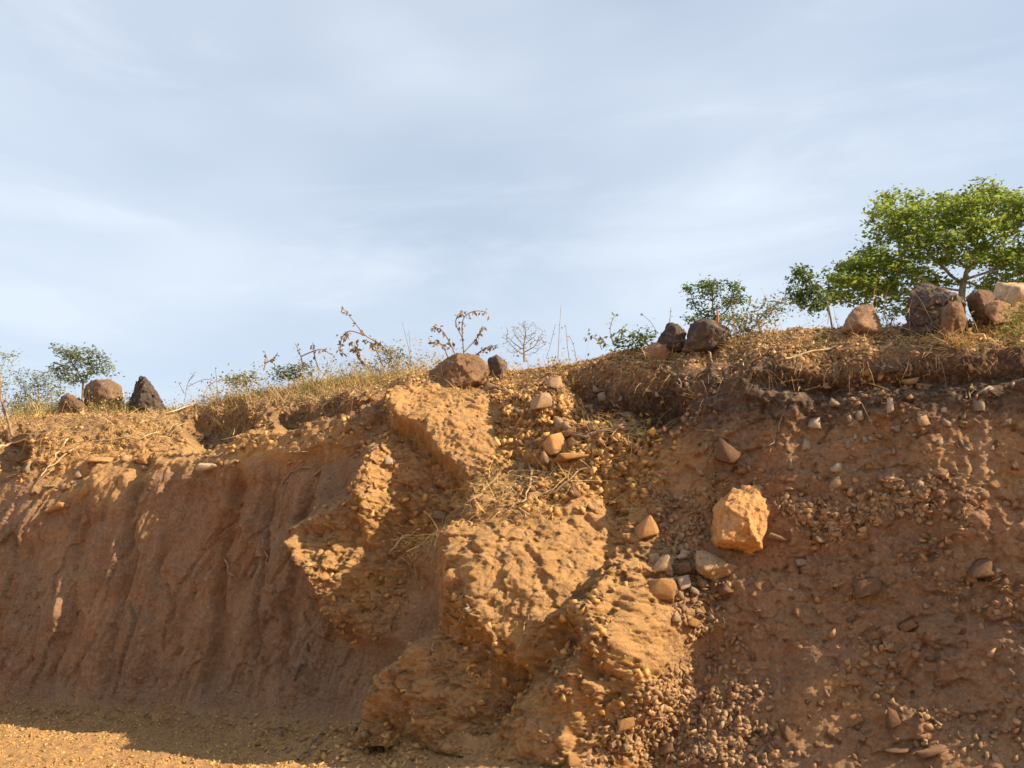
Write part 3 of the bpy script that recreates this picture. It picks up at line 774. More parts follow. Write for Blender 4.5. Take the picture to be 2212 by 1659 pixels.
# stones bedded in the wall: parts of the bank
EMB = [(1968, 818, 46, 40, 'T'), (1995, 836, 40, 26, 'T'), (1764, 917, 34, 42, 'P'), (1747, 958, 28, 44, 'P'), (1809, 872, 40, 24, 'P'), (1855, 900, 16, 34, 'P'), (1917, 880, 20, 46, 'P'), (1991, 909, 32, 40, 'T'),
       (2047, 913, 30, 30, 'P'), (2028, 954, 22, 24, 'P'), (1809, 1012, 26, 30, 'P'), (1807, 1045, 34, 34, 'T'), (1706, 1004, 12, 32, 'P'), (1879, 1008, 20, 22, 'O'), (2124, 843, 36, 26, 'P'), (2115, 872, 26, 40, 'P'),
       (2169, 909, 30, 34, 'P'), (1577, 983, 62, 84, 'B'), (1561, 1028, 48, 34, 'B'), (1605, 1012, 32, 28, 'B'), (1290, 838, 20, 26, 'P'), (1305, 858, 24, 28, 'P'), (1338, 862, 18, 14, 'P'), (1345, 905, 14, 20, 'P'), (1402, 842, 16, 14, 'P'),
       (1420, 852, 14, 16, 'P'), (1276, 880, 22, 20, 'P'), (1480, 850, 14, 12, 'P'), (1545, 845, 16, 14, 'P'), (1640, 872, 14, 12, 'B'), (1900, 940, 14, 18, 'P'), (1935, 925, 16, 20, 'P'), (1950, 1000, 14, 14, 'P'), (2080, 960, 16, 18, 'P'),
       (2150, 960, 18, 26, 'B'), (2190, 1010, 24, 20, 'B'), (2060, 1020, 16, 16, 'B'), (1860, 1060, 20, 16, 'B'), (1740, 1050, 16, 16, 'B'), (1690, 940, 12, 14, 'B'), (1660, 1035, 18, 14, 'B'), (60, 1010, 18, 24, 'P'), (75, 1060, 20, 30, 'T')]
for k in range(70):
    EMB.append((rs.uniform(1500, 2200), rs.uniform(860, 1640), rs.uniform(9, 20), rs.uniform(8, 18), rs.choice('BBBTBP' if k % 3 else 'BB')))
for k in range(34):
    EMB.append((rs.gauss(1890, 130), rs.gauss(930, 50), rs.uniform(8, 18), rs.uniform(8, 22), rs.choice('PPT')))
for k, (x, y, w, h, m) in enumerate(EMB):
    p, n = hit(x, y)
    if p is None: continue
    sc = (p[1] * CP + (p[2] - 1.6) * SP) / FD
    o = link('embedded_stone', stone_mesh(SMALL, k % 16, MS[m], 'embedded_stone'), parent=bank)
    rest(o, p, n, w * sc * .95, h * sc * .95, .40)

# loose stones by place
ZONES = [
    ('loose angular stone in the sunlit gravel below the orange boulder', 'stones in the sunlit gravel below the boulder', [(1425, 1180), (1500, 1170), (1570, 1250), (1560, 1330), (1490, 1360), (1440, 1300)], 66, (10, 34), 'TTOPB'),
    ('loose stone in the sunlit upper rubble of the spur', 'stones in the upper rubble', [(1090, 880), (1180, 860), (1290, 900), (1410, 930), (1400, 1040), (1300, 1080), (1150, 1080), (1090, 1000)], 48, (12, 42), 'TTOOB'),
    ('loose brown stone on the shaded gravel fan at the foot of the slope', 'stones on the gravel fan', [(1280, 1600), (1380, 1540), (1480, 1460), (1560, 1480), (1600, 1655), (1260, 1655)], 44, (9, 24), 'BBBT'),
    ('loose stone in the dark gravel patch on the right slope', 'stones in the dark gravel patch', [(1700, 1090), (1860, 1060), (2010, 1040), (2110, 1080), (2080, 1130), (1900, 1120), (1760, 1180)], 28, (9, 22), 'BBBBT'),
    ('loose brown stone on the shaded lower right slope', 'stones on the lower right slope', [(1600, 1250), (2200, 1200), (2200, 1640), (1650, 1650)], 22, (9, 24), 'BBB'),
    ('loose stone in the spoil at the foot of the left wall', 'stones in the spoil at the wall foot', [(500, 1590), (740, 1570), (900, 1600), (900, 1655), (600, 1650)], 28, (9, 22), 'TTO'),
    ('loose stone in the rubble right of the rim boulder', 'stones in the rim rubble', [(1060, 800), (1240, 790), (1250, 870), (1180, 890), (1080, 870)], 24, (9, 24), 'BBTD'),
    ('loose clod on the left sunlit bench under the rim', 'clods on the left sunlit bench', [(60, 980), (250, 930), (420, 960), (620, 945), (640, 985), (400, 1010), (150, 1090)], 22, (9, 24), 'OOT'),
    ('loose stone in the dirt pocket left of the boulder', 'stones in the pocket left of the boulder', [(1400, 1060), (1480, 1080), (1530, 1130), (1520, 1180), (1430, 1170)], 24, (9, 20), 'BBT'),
]
def in_poly(poly, x, y):
    c = False; n = len(poly)
    for i in range(n):
        a, b = poly[i], poly[(i + 1) % n]
        if (a[1] > y) != (b[1] > y) and x < (b[0] - a[0]) * (y - a[1]) / (b[1] - a[1]) + a[0]: c = not c
    return c
SEEN = {}
MARKS = [(1600, 1125, 'orange boulder'), (1548, 1222, 'flat ragged rock'), (1416, 1252, 'tilted orange slab stone'), (1462, 1318, 'tan stone under the boulder'), (1212, 940, 'large angular rubble stone'), (1240, 972, 'long flat orange stone'),
         (1120, 1015, 'flat tan stone'), (1262, 1050, 'lower end of the upper rubble'), (1360, 882, 'pale square stone'), (1400, 1000, 'right end of the upper rubble'), (985, 800, 'brown rim boulder'), (1078, 785, 'small dark pointed rock'), (1166, 861, 'tan cleft block'), (1197, 828, 'tan upright rim stone'),
         (1400, 1135, 'orange rounded stone'), (1470, 1110, 'dirt pocket by the boulder'), (1724, 1208, 'white stone'), (1785, 1160, 'rounded brown stone'), (1801, 1134, 'white chip'), (1871, 1264, 'broad flat brown stone'), (2121, 1210, 'dark three sided stone'), (1960, 1350, 'stone in mid slope'),
         (1945, 1600, 'split brown stone'), (1930, 1530, 'upright reddish clod'), (1690, 1560, 'narrow upright clod'), (1272, 1630, 'tan stone at the spur foot'), (1440, 1610, 'largest fan stone'), (1350, 1545, 'orange clod by the fan'), (1500, 1500, 'top of the gravel fan'), (2150, 1450, 'right frame edge at mid slope'), (1720, 1400, 'bare soil under the boulder'),
         (760, 1572, 'spoil heap stone'), (600, 1582, 'pale tan stone at the wall foot'), (850, 1640, 'bottom of the spoil heap'), (215, 985, 'orange bench clod'), (318, 990, 'broken orange clod'), (128, 1088, 'low orange clod'), (455, 1000, 'long pale stone'), (600, 960, 'right end of the left bench'),
         (2040, 1060, 'right end of the dark gravel patch'), (1900, 1090, 'middle of the dark gravel patch')]
CN = dict(T='tan', O='orange', B='brown', P='pale', D='dark')
for zi, (lab, grp, poly, cnt, (s0, s1), mats) in enumerate(ZONES):
    xs_, ys_ = [p[0] for p in poly], [p[1] for p in poly]
    place = lab.split(' ', 1)[1] if False else lab
    noun = 'clod' if ' clod ' in lab else 'stone'
    tail = lab.split(' ' + noun + ' ', 1)[1]
    k = 0
    while k < cnt:
        x, y = rs.uniform(min(xs_), max(xs_)), rs.uniform(min(ys_), max(ys_))
        if not in_poly(poly, x, y): continue
        k += 1
        p, n = hit(x, y)
        if p is None: continue
        sc = (p[1] * CP + (p[2] - 1.6) * SP) / FD
        w = s0 + (s1 - s0) * rs.random() ** 1.8; asp = rs.uniform(.5, 1.0); h = w * asp
        m = rs.choice(mats)
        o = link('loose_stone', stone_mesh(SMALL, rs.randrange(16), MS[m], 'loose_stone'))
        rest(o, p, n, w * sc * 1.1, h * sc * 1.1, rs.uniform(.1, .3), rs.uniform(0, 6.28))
        size = 'larger' if w > s0 + (s1 - s0) * .45 else ('small' if w < s0 + (s1 - s0) * .12 else 'middling')
        shape = 'flat' if asp < .66 else ('blocky' if asp > .85 else 'angular')
        lx, ly, ln = min(MARKS, key=lambda q_: math.hypot(q_[0] - x, q_[1] - y))
        dist = math.hypot(lx - x, ly - y)
        w8 = ('right of', 'down right of', 'below', 'down left of', 'left of', 'up left of', 'above', 'up right of')[round(math.degrees(math.atan2(y - ly, x - lx)) / 45) % 8]
        far = 'close ' if dist < 35 else ('well ' if dist > 95 else '')
        tag(o, f'{size} {shape} {CN[m]} {noun} {far}{w8} the {ln}', 'stone', grp)
        SEEN.setdefault(o['label'], []).append((x, o))
for lab, L_ in SEEN.items():
    L_.sort(key=lambda q_: q_[0])
    if len(L_) > 1:
        for i_, (_, o) in enumerate(L_):
            o['label'] = ('leftmost' if i_ == 0 else 'rightmost' if i_ == len(L_) - 1 else 'middle') + ' ' + lab
# ------------------------------------------------------------------ uncounted ground cover
G = np.random.default_rng(12)
Pw = B; Nw = normals(B)
if Nw[NX // 2, NA + 100] @ NH < 0: Nw = -Nw
area = np.linalg.norm(np.cross(np.gradient(B, axis=0), np.gradient(B, axis=1)), axis=-1)
FX, FY, _ = project(B)
in_view = (FX > -150) & (FX < 2360) & (FY < 1760)
in_view[:, NA + NV + 3:] = False
def sample(weight, n):
    w = (weight * area * in_view).ravel(); cdf = np.cumsum(w); cdf /= cdf[-1]
    i = np.searchsorted(cdf, G.random(n))
    a, b = np.unravel_index(np.clip(i, 0, w.size - 1), weight.shape)
    a2 = np.clip(a + 1, 0, NX - 1); b2 = np.clip(b + 1, 0, NR - 1)
    t, s = G.random((n, 1)), G.random((n, 1))
    return Pw[a, b] * (1 - t - s) + Pw[a2, b] * t + Pw[a, b2] * s, Nw[a, b]
flatish = .12 + .88 * np.clip((Nw[..., 2] - .25) / .3, 0, 1)
def frame(n):
    r = G.normal(size=n.shape)
    x = np.cross(n, r); x /= np.linalg.norm(x, axis=1, keepdims=True) + 1e-9
    return x, np.cross(n, x)

def pebble_field(name, weight, n, s0, s1, power, mat, label, parent=None):
    P_, N_ = sample(weight, n)
    var = []
    for k in range(10):
        g = np.random.default_rng(300 + k); bm = bmesh.new(); ax = np.array([1, g.uniform(.5, .95), g.uniform(.35, .7)])
        for p in g.uniform(-1, 1, size=(8, 3)):
            p = p / np.abs(p).max() ** .7 * ax; bm.verts.new(tuple(p))
        r = bmesh.ops.convex_hull(bm, input=bm.verts[:]); bmesh.ops.delete(bm, geom=list({e for e in r['geom_interior'] + r['geom_unused'] if isinstance(e, bmesh.types.BMVert)}), context='VERTS')
        bmesh.ops.triangulate(bm, faces=bm.faces[:]); bm.verts.ensure_lookup_table(); bm.verts.index_update()
        var.append((np.array([v.co[:] for v in bm.verts]), np.array([[v.index for v in f.verts] for f in bm.faces]))); bm.free()
    Vs, Fs, off = [], [], 0
    which = G.integers(0, 10, n)
    for k in range(10):
        m = which == k; c = m.sum()
        nz = N_[m] + .45 * G.normal(size=(c, 3)); nz /= np.linalg.norm(nz, axis=1, keepdims=True); x, y = frame(nz); s = (s0 + (s1 - s0) * G.random(c) ** power)[:, None, None]
        v, f = var[k]
        A = v[None, :, 0, None] * x[:, None] + v[None, :, 1, None] * y[:, None] + v[None, :, 2, None] * nz[:, None]
        V = P_[m][:, None] + A * s * .5 + N_[m][:, None] * s * .06
        Vs.append(V.reshape(-1, 3)); Fs.append((f[None] + (np.arange(c) * len(v))[:, None, None] + off).reshape(-1, 3)); off += c * len(v)
    return tag(link(name, mesh_np(name, np.concatenate(Vs), np.concatenate(Fs), mat), parent), label, kind='stuff')
def mat_pebble(name, cols):
    s = NT(name); r = s.isl()
    c = cols[0]
    for i, k in enumerate(cols[1:]): c = s.mix(s.rng(r, (i + .5) / len(cols), (i + 1.2) / len(cols)), c, k)
    return s.done(c, s.bump(s.noise(70, 4, .7), .01, .6))
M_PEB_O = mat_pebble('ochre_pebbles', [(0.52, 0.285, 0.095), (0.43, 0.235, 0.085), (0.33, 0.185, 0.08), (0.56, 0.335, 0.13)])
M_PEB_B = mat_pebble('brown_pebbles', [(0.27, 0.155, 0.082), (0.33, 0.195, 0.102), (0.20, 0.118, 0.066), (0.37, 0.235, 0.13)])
clump = np.clip(fbm(B0 * 2.2, 4, 91) * 2.2 + .35, 0.02, 1)
chute = poly_mask(FX, FY, [(1425, 1170), (1510, 1160), (1580, 1250), (1560, 1340), (1490, 1380), (1440, 1300)], 12) + poly_mask(FX, FY, [(1250, 1670), (1330, 1560), (1400, 1500), (1480, 1440), (1600, 1500), (1660, 1680)], 40) * .5 + poly_mask(FX, FY, [(1690, 1090), (1860, 1050), (2020, 1030), (2120, 1070), (2090, 1140), (1900, 1120), (1760, 1190)], 16) + .8 * poly_mask(FX, FY, [(1400, 1060), (1480, 1080), (1530, 1130), (1520, 1190), (1430, 1170)], 12)
rubble = poly_mask(FX, FY, [(1080, 860), (1180, 850), (1300, 890), (1430, 920), (1420, 1050), (1320, 1100), (1140, 1100), (1080, 1000)], 20) + .7 * poly_mask(FX, FY, [(1040, 790), (1240, 780), (1250, 870), (1180, 900), (1080, 870)], 14) + .8 * poly_mask(FX, FY, [(660, 1670), (700, 1590), (780, 1550), (900, 1600), (920, 1670)], 20)
gm = ground_m * (1 - sstep(900, 1200, FX))
ground_off = sstep(0, .04, V_row)[None, :]
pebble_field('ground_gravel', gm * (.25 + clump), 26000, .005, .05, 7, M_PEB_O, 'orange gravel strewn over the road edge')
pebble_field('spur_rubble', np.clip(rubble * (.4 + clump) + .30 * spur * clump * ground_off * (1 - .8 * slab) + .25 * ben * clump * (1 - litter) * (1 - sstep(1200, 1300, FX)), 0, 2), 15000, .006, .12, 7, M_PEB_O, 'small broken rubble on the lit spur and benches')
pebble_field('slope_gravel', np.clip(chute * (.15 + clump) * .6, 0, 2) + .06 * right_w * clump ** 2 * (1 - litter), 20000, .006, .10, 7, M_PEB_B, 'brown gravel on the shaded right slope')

pebble_field('rim_clods', litter * sstep(1180, 1280, FX) * (.2 + clump), 4500, .008, .10, 5, M_PEB_B, 'brown clods and broken soil among the litter on the right rim')
# blades and straws
def leaf_quads(C, d, nrm, L, W, fold=.25):
    side = np.cross(nrm, d); side /= np.linalg.norm(side, axis=1, keepdims=True) + 1e-9
    up = np.cross(d, side)
    L = L[:, None]; W = W[:, None]
    a = C - d * L * .5; b = C + d * L * .5
    l = C + side * W * .5 + up * W * fold; r = C - side * W * .5 + up * W * fold
    V = np.stack([a, r, b, l], 1).reshape(-1, 3)
    F = np.arange(len(C) * 4).reshape(-1, 4)
    return V, F
def strips(P_, dirs, length, width, bend, seg=3, jitter=.0):
    """Thin curved strips: P_ roots, dirs unit directions, bend = droop vector."""
    n = len(P_)
    side = np.cross(dirs, G.normal(size=(n, 3))); side /= np.linalg.norm(side, axis=1, keepdims=True) + 1e-9
    Vs = []
    for k in range(seg + 1):
        t = k / seg
        c = P_ + dirs * (length * t)[:, None] + bend * (length * t * t)[:, None]
        w = side * (width * (1 - .75 * t))[:, None] * .5
        Vs += [c - w, c + w]
    V = np.stack(Vs, 1).reshape(-1, 3)
    b = (np.arange(n) * 2 * (seg + 1))[:, None]
    F = np.concatenate([np.stack([b + 2 * k, b + 2 * k + 1, b + 2 * k + 3, b + 2 * k + 2], -1).reshape(-1, 4) for k in range(seg)])
    return V, F
def mat_leaf(name, cols, trans=.3, rough=.7, zone=False):
    s = NT(name); r = s.isl(); c = cols[0]
    for i, k in enumerate(cols[1:]): c = s.mix(s.rng(r, (i + .5) / len(cols), (i + 1.1) / len(cols)), c, k)
    s.b.inputs['Roughness'].default_value = rough
    t = s.n.new('ShaderNodeBsdfTranslucent'); x = s.n.new('ShaderNodeMixShader'); x.inputs[0].default_value = trans
    s.put(s.b.inputs['Base Color'], (*c, 1) if isinstance(c, tuple) else c)
    s.put(t.inputs['Color'], (*c, 1) if isinstance(c, tuple) else c)
    s.l.new(s.b.outputs[0], x.inputs[1]); s.l.new(t.outputs[0], x.inputs[2]); s.l.new(x.outputs[0], s.out.inputs['Surface'])
    return s.m
M_STRAW = mat_leaf('straw', [(0.46, 0.29, 0.12), (0.60, 0.42, 0.19), (0.34, 0.21, 0.10), (0.68, 0.52, 0.28), (0.50, 0.32, 0.13)], .25)
M_LITTER = mat_leaf('dead_leaves', [(0.40, 0.225, 0.10), (0.54, 0.34, 0.15), (0.26, 0.15, 0.08), (0.62, 0.44, 0.25), (0.46, 0.25, 0.11)], .2)
M_GRASS = mat_leaf('green_blades', [(0.16, 0.17, 0.045), (0.24, 0.23, 0.07), (0.36, 0.29, 0.10), (0.12, 0.14, 0.04)], .35)
M_LEAFGOLD = mat_leaf('golden_leaves', [(0.46, 0.29, 0.10), (0.60, 0.40, 0.15), (0.36, 0.20, 0.08), (0.52, 0.38, 0.16)], .4)
def rnd(n, a, b): return G.uniform(a, b, n)

lit_left = litter * (1 - sstep(830, 900, FX)); lit_right = litter * sstep(1180, 1280, FX); lit_mid = litter - lit_left - lit_right
def straw_field(name, weight, n, l0, l1, w0, w1, rise, mat, label):
    P_, N_ = sample(weight, n); x, _ = frame(N_)
    d = x + N_ * rnd(n, 0, rise)[:, None] + np.array([0, 0, 1]) * rnd(n, 0, rise)[:, None]
    d /= np.linalg.norm(d, axis=1, keepdims=True)
    L = l0 + (l1 - l0) * G.random(n) ** 2
    bend = np.stack([rnd(n, -.4, .4), rnd(n, -.4, .4), rnd(n, -.7, 0)], -1)
    V, F = strips(P_ + N_ * rnd(n, .004, .035)[:, None], d, L, rnd(n, w0, w1), bend)
    return tag(link(name, mesh_np(name, V, F, mat)), label, kind='stuff')
straw_field('dry_grass', flatish * lit_left * (.3 + clump) + .5 * lit_mid, 8500, .05, .28, .004, .009, 1.3, M_STRAW, 'dry golden grass along the left rim')
straw_field('straw', flatish * lit_right * (.35 + clump) + .25 * lit_left + .2 * lit_mid + .12 * ben * (1 - litter) * clump, 6500, .03, .20, .003, .008, .25, M_STRAW, 'dry straw and stalks lying on the rim')
lip = np.exp(-((FY - rim_line_y(FX) - 4) / 9) ** 2) * sstep(1230, 1330, FX) + .8 * np.exp(-((FY - rim_line_y(FX) - 6) / 8) ** 2) * (1 - sstep(780, 840, FX)) * sstep(360, 400, FX)
P_, N_ = sample(lip, 1200)
V, F = strips(P_ + N_ * .01, N_ * .8 + G.normal(size=N_.shape) * .45, rnd(1200, .03, .16), rnd(1200, .003, .008), np.array([0, 0, -1.1]) + G.normal(size=N_.shape) * .25)
tag(link('hanging_rootlets', mesh_np('hanging_rootlets', V, F, M_LITTER)), 'fine roots and straw hanging over the lip of the bank', kind='stuff')
fr = sstep(.86, .95, V_row)[None, :] * (np.clip(1 - sstep(1230, 1300, FX), 0, 1) * sstep(330, 420, FX) * (1 - .7 * sstep(960, 1000, FX)) + .9 * sstep(1540, 1600, FX) * (1 - sstep(1790, 1830, FX)) + .35 * sstep(1830, 1900, FX) + .8 * (1 - sstep(230, 300, FX))) * np.clip(fbm(B0 * 1.7, 3, 97) * 2.2 + .45, .05, 1)
n_ = 4200; P_, N_ = sample(fr, n_)
d_ = np.stack([rnd(n_, -.5, .5), rnd(n_, -.5, .5), rnd(n_, .6, 1.2)], -1); d_ /= np.linalg.norm(d_, axis=1, keepdims=True)
L_ = .12 + .52 * G.random(n_) ** 2
V, F = strips(P_, d_, L_, rnd(n_, .003, .007), np.stack([rnd(n_, -.5, .5), rnd(n_, -.4, .4), rnd(n_, -.6, 0)], -1))
tag(link('dry_undergrowth', mesh_np('dry_undergrowth', V, F, M_STRAW)), 'tangled dry stalks standing along the top of the bank', kind='stuff')
q_ = G.integers(0, n_, 10000); t_ = G.random((10000, 1))
C_ = P_[q_] + d_[q_] * L_[q_][:, None] * t_ + G.normal(size=(10000, 3)) * .02
dd = G.normal(size=(10000, 3)); dd /= np.linalg.norm(dd, axis=1, keepdims=True); nn_ = G.normal(size=(10000, 3)); Ls = rnd(10000, .02, .055)
for nm_, m_, sl2, lb_ in (('dry_foliage', M_LEAFGOLD, slice(0, 6000), 'golden dry leaves on the stalks along the top of the bank'), ('green_foliage', M_GRASS, slice(6000, 10000), 'yellow green small leaves among the stalks along the top of the bank')):
    V, F = leaf_quads(C_[sl2], dd[sl2], nn_[sl2], Ls[sl2], Ls[sl2] * .5, .2)
    tag(link(nm_, mesh_np(nm_, V, F, m_)), lb_, kind='stuff')
# straw caught round the feet of the rim rocks
tp = []
for (x_, y_, w_) in [(985, 845, 70), (1080, 800, 22), (1860, 722, 48), (2035, 735, 80), (2080, 740, 40), (2160, 712, 60), (2130, 712, 30), (1455, 745, 40), (1530, 742, 55), (1425, 770, 40), (315, 880, 45), (225, 880, 50), (160, 900, 36)]:
    for k in range(int(w_ * 2.2)):
        p, nn = hit(x_ + G.normal() * w_ * .6, y_ + abs(G.normal()) * 8)
        if p is not None: tp.append(np.concatenate([p, nn]))
tp = np.array(tp); nt = len(tp)
d_t = G.normal(size=(nt, 3)) * [.8, .5, .3] + [0, -.1, .55]; d_t /= np.linalg.norm(d_t, axis=1, keepdims=True)
V, F = strips(tp[:, :3], d_t, rnd(nt, .06, .30), rnd(nt, .004, .009), G.normal(size=(nt, 3)) * .25 - [0, 0, .35])
tag(link('straw_tufts', mesh_np('straw_tufts', V, F, M_STRAW)), 'straw and dry grass caught round the feet of the rim rocks', kind='stuff')
straw_field('grass', lit_left * np.clip(fbm(B0 * 1.1, 3, 95) * 3, 0, 1) * sstep(.9, .97, V_row)[None, :], 3500, .08, .30, .005, .011, 2.2, M_GRASS, 'green yellow grass tufts on the left rim')
# dead leaves
def litter_field(name, weight, n, s0, s1, label):
    P_, N_ = sample(weight, n); x, _ = frame(N_)
    nn = N_ + .8 * G.normal(size=N_.shape) * .7; nn /= np.linalg.norm(nn, axis=1, keepdims=True)
    x = x - nn * (x * nn).sum(1, keepdims=True); x /= np.linalg.norm(x, axis=1, keepdims=True)
    L = rnd(n, s0, s1)
    V, F = leaf_quads(P_ + N_ * rnd(n, .005, .03)[:, None], x, nn, L, L * rnd(n, .35, .65), .3)
    return tag(link(name, mesh_np(name, V, F, M_LITTER)), label, kind='stuff')
litter_field('leaf_litter', (.35 + .65 * flatish) * lit_right * (.4 + clump) + .4 * lit_left + .6 * lit_mid + .5 * rubble * (FY < 900), 26000, .014, .06, 'brown dead leaves covering the rim')

# roots and twigs: each one a part of the bank or a thing of its own
def tube(pts, r0, r1, sides=5):
    pts = np.asarray(pts, float); n = len(pts)
    t = np.gradient(pts, axis=0); t /= np.linalg.norm(t, axis=1, keepdims=True) + 1e-9
    ref = np.where(np.abs(t[:, 2:3]) < .9, np.array([[0, 0, 1.]]), np.array([[1., 0, 0]]))
    x = np.cross(t, ref); x /= np.linalg.norm(x, axis=1, keepdims=True); y = np.cross(t, x)
    a = np.arange(sides) * 2 * math.pi / sides
    r = np.linspace(r0, r1, n)[:, None, None]
    V = pts[:, None] + r * (np.cos(a)[None, :, None] * x[:, None] + np.sin(a)[None, :, None] * y[:, None])
    i, j = np.meshgrid(np.arange(n - 1), np.arange(sides), indexing='ij'); j2 = (j + 1) % sides
    F = np.stack([i * sides + j, i * sides + j2, (i + 1) * sides + j2, (i + 1) * sides + j], -1).reshape(-1, 4)
    return V.reshape(-1, 3), F
def smooth_line(pts, n=16):
    pts = np.asarray(pts, float)
    t = np.linspace(0, len(pts) - 1, n); k = np.clip(t.astype(int), 0, len(pts) - 2); f = (t - k)[:, None]
    g = lambda i: pts[np.clip(i, 0, len(pts) - 1)]
    p0, p1, p2, p3 = g(k - 1), g(k), g(k + 1), g(k + 2)
    return .5 * (2 * p1 + (p2 - p0) * f + (2 * p0 - 5 * p1 + 4 * p2 - p3) * f ** 2 + (3 * p1 - p0 - 3 * p2 + p3) * f ** 3)
def mat_wood(name, a, b):
    s = NT(name); c = s.mix(s.rng(s.noise(9, 5, .6), .35, .65), a, b)
    c = s.mix(s.rng(s.objrand(), 0, 1, 0, .4), c, tuple(x * .5 for x in a))
    return s.done(c, s.bump(s.noise(50, 4, .6), .006, .6))
M_ROOT = mat_wood('root', (0.40, 0.29, 0.19), (0.24, 0.15, 0.09))
M_TWIG = mat_wood('twig', (0.30, 0.21, 0.13), (0.18, 0.12, 0.08))
M_PALEWOOD = mat_wood('pale_wood', (0.62, 0.47, 0.28), (0.45, 0.33, 0.20))
def on_wall(path, lift=.02, wob=.012, n=14):
    out = []
    for (x, y) in path:
        p, nn = hit(x, y)
        if p is not None: out.append(p + nn * lift)
    if len(out) < 2: return None
    L = smooth_line(out, n)
    L[1:-1] += G.normal(size=(len(L) - 2, 3)) * wob
    return L
ROOTS = [([(1703, 878), (1690, 910), (1672, 945), (1663, 975)], 4), ([(2100, 835), (2085, 860), (2078, 890), (2075, 925)], 5), ([(2098, 838), (2092, 870), (2080, 905)], 4), ([(1740, 885), (1765, 868), (1780, 862)], 4),
         ([(565, 1165), (572, 1200), (577, 1230)], 5), ([(485, 1210), (500, 1235), (512, 1250)], 4), ([(860, 1300), (850, 1350), (838, 1430), (828, 1480)], 4), ([(1140, 1330), (1120, 1400), (1100, 1450)], 3),
         ([(1690, 830), (1720, 823), (1740, 818)], 5), ([(1735, 840), (1770, 832), (1785, 828)], 6), ([(1290, 840), (1310, 842)], 5), ([(1300, 858), (1330, 872), (1345, 880)], 4), ([(1540, 1170), (1560, 1180)], 3),
         ([(620, 1040), (680, 1020), (760, 985), (790, 970)], 5), ([(610, 1050), (640, 1015), (700, 1000)], 4), ([(1120, 1040), (1180, 1070), (1230, 1040), (1260, 1010)], 6), ([(1100, 1090), (1150, 1080), (1200, 1050)], 6), ([(1085, 1060), (1100, 1100), (1140, 1120)], 5),
         ([(1145, 1000), (1150, 1050), (1130, 1090)], 6), ([(1280, 940), (1340, 925), (1400, 915)], 7), ([(1290, 950), (1350, 935), (1390, 930)], 5), ([(1335, 795), (1360, 775), (1400, 768), (1450, 765)], 7), ([(1520, 740), (1545, 790), (1550, 800)], 5),
         ([(1000, 1290), (995, 1340), (975, 1380), (950, 1420)], 5), ([(1010, 1300), (1008, 1330), (985, 1370)], 4), ([(1030, 1350), (1050, 1340), (1075, 1335)], 4), ([(940, 1390), (930, 1430), (925, 1460)], 4)]
for k in range(26):
    x = rs.uniform(1450, 2200); y0 = np.interp(x, [1400, 1600, 1750, 1950, 2212], [822, 800, 795, 776, 762]) + rs.uniform(-2, 10); l = rs.uniform(14, 50)
    ROOTS.append(([(x, y0), (x + rs.uniform(-8, 8), y0 + l * .5), (x + rs.uniform(-14, 14), y0 + l)], rs.uniform(2, 4)))
for k in range(14):
    x = rs.uniform(390, 800); y0 = np.interp(x, [370, 480, 600, 780], [890, 872, 870, 862]) + rs.uniform(0, 10); l = rs.uniform(14, 36)
    ROOTS.append(([(x, y0), (x + rs.uniform(-8, 8), y0 + l * .5), (x + rs.uniform(-14, 14), y0 + l)], rs.uniform(2, 4)))
for path, wpx in ROOTS:
    L = on_wall(path)
    if L is None: continue
    sc = L[0, 1] / FD * 1.05
    V, F = tube(L, wpx * sc * .5, wpx * sc * .22)
    link('root', mesh_np('root', V, F, M_ROOT, True), parent=bank)
TW = [('twig', 'pale straw stalk jutting out over the far left edge', [(-10, 973), (40, 955), (118, 938)], 5, M_PALEWOOD), ('twig', 'long pale stalk arched over the top of the left sunlit patch', [(110, 1010), (150, 975), (200, 955), (300, 950), (345, 935)], 4, M_PALEWOOD),
      ('twig', 'golden stalk lying across the rounded boulder on the left', [(170, 855), (195, 838), (235, 834), (262, 842)], 4, M_PALEWOOD), ('twig', 'straight dry stalk running down the left sunlit patch', [(150, 948), (120, 990), (90, 1030)], 4, M_PALEWOOD),
      ('twig', 'straw stalk lying in front of the pointed mound', [(262, 885), (300, 868), (355, 868), (420, 860)], 4, M_PALEWOOD), ('branch', 'pale curved branch lying on the litter below the dark square boulder', [(2010, 735), (2050, 722), (2090, 728), (2130, 740)], 8, M_PALEWOOD),
      ('branch', 'thin grey branch leaning from the dark square boulder to the right', [(2075, 640), (2105, 670), (2150, 690), (2190, 690)], 5, M_TWIG), ('twig', 'long dry stalk lying along the middle of the right rim', [(1700, 775), (1800, 755), (1900, 745)], 5, M_PALEWOOD),
      ('twig', 'short forked stick in the litter near the right edge', [(1990, 770), (2030, 745), (2060, 750)], 5, M_TWIG), ('twig', 'grey stick poking out of the twiggy hollow of the spur', [(840, 1190), (880, 1160), (905, 1150)], 5, M_PALEWOOD), ('twig', 'thin stick on the spoil at the foot of the left wall', [(640, 1645), (690, 1600), (750, 1575)], 5, M_TWIG),
      ('twig', 'pale stick on the edge of the left wall by the long pale stone', [(430, 990), (470, 985), (520, 960)], 4, M_PALEWOOD)]
for nm, lab, path, wpx, m in TW:
    L = on_wall(path, .03)
    if L is None: continue
    sc = L[0, 1] / FD * 1.05
    V, F = tube(L, wpx * sc * .5, wpx * sc * .3)
    tag(link(nm, mesh_np(nm, V, F, m, True)), lab, nm)
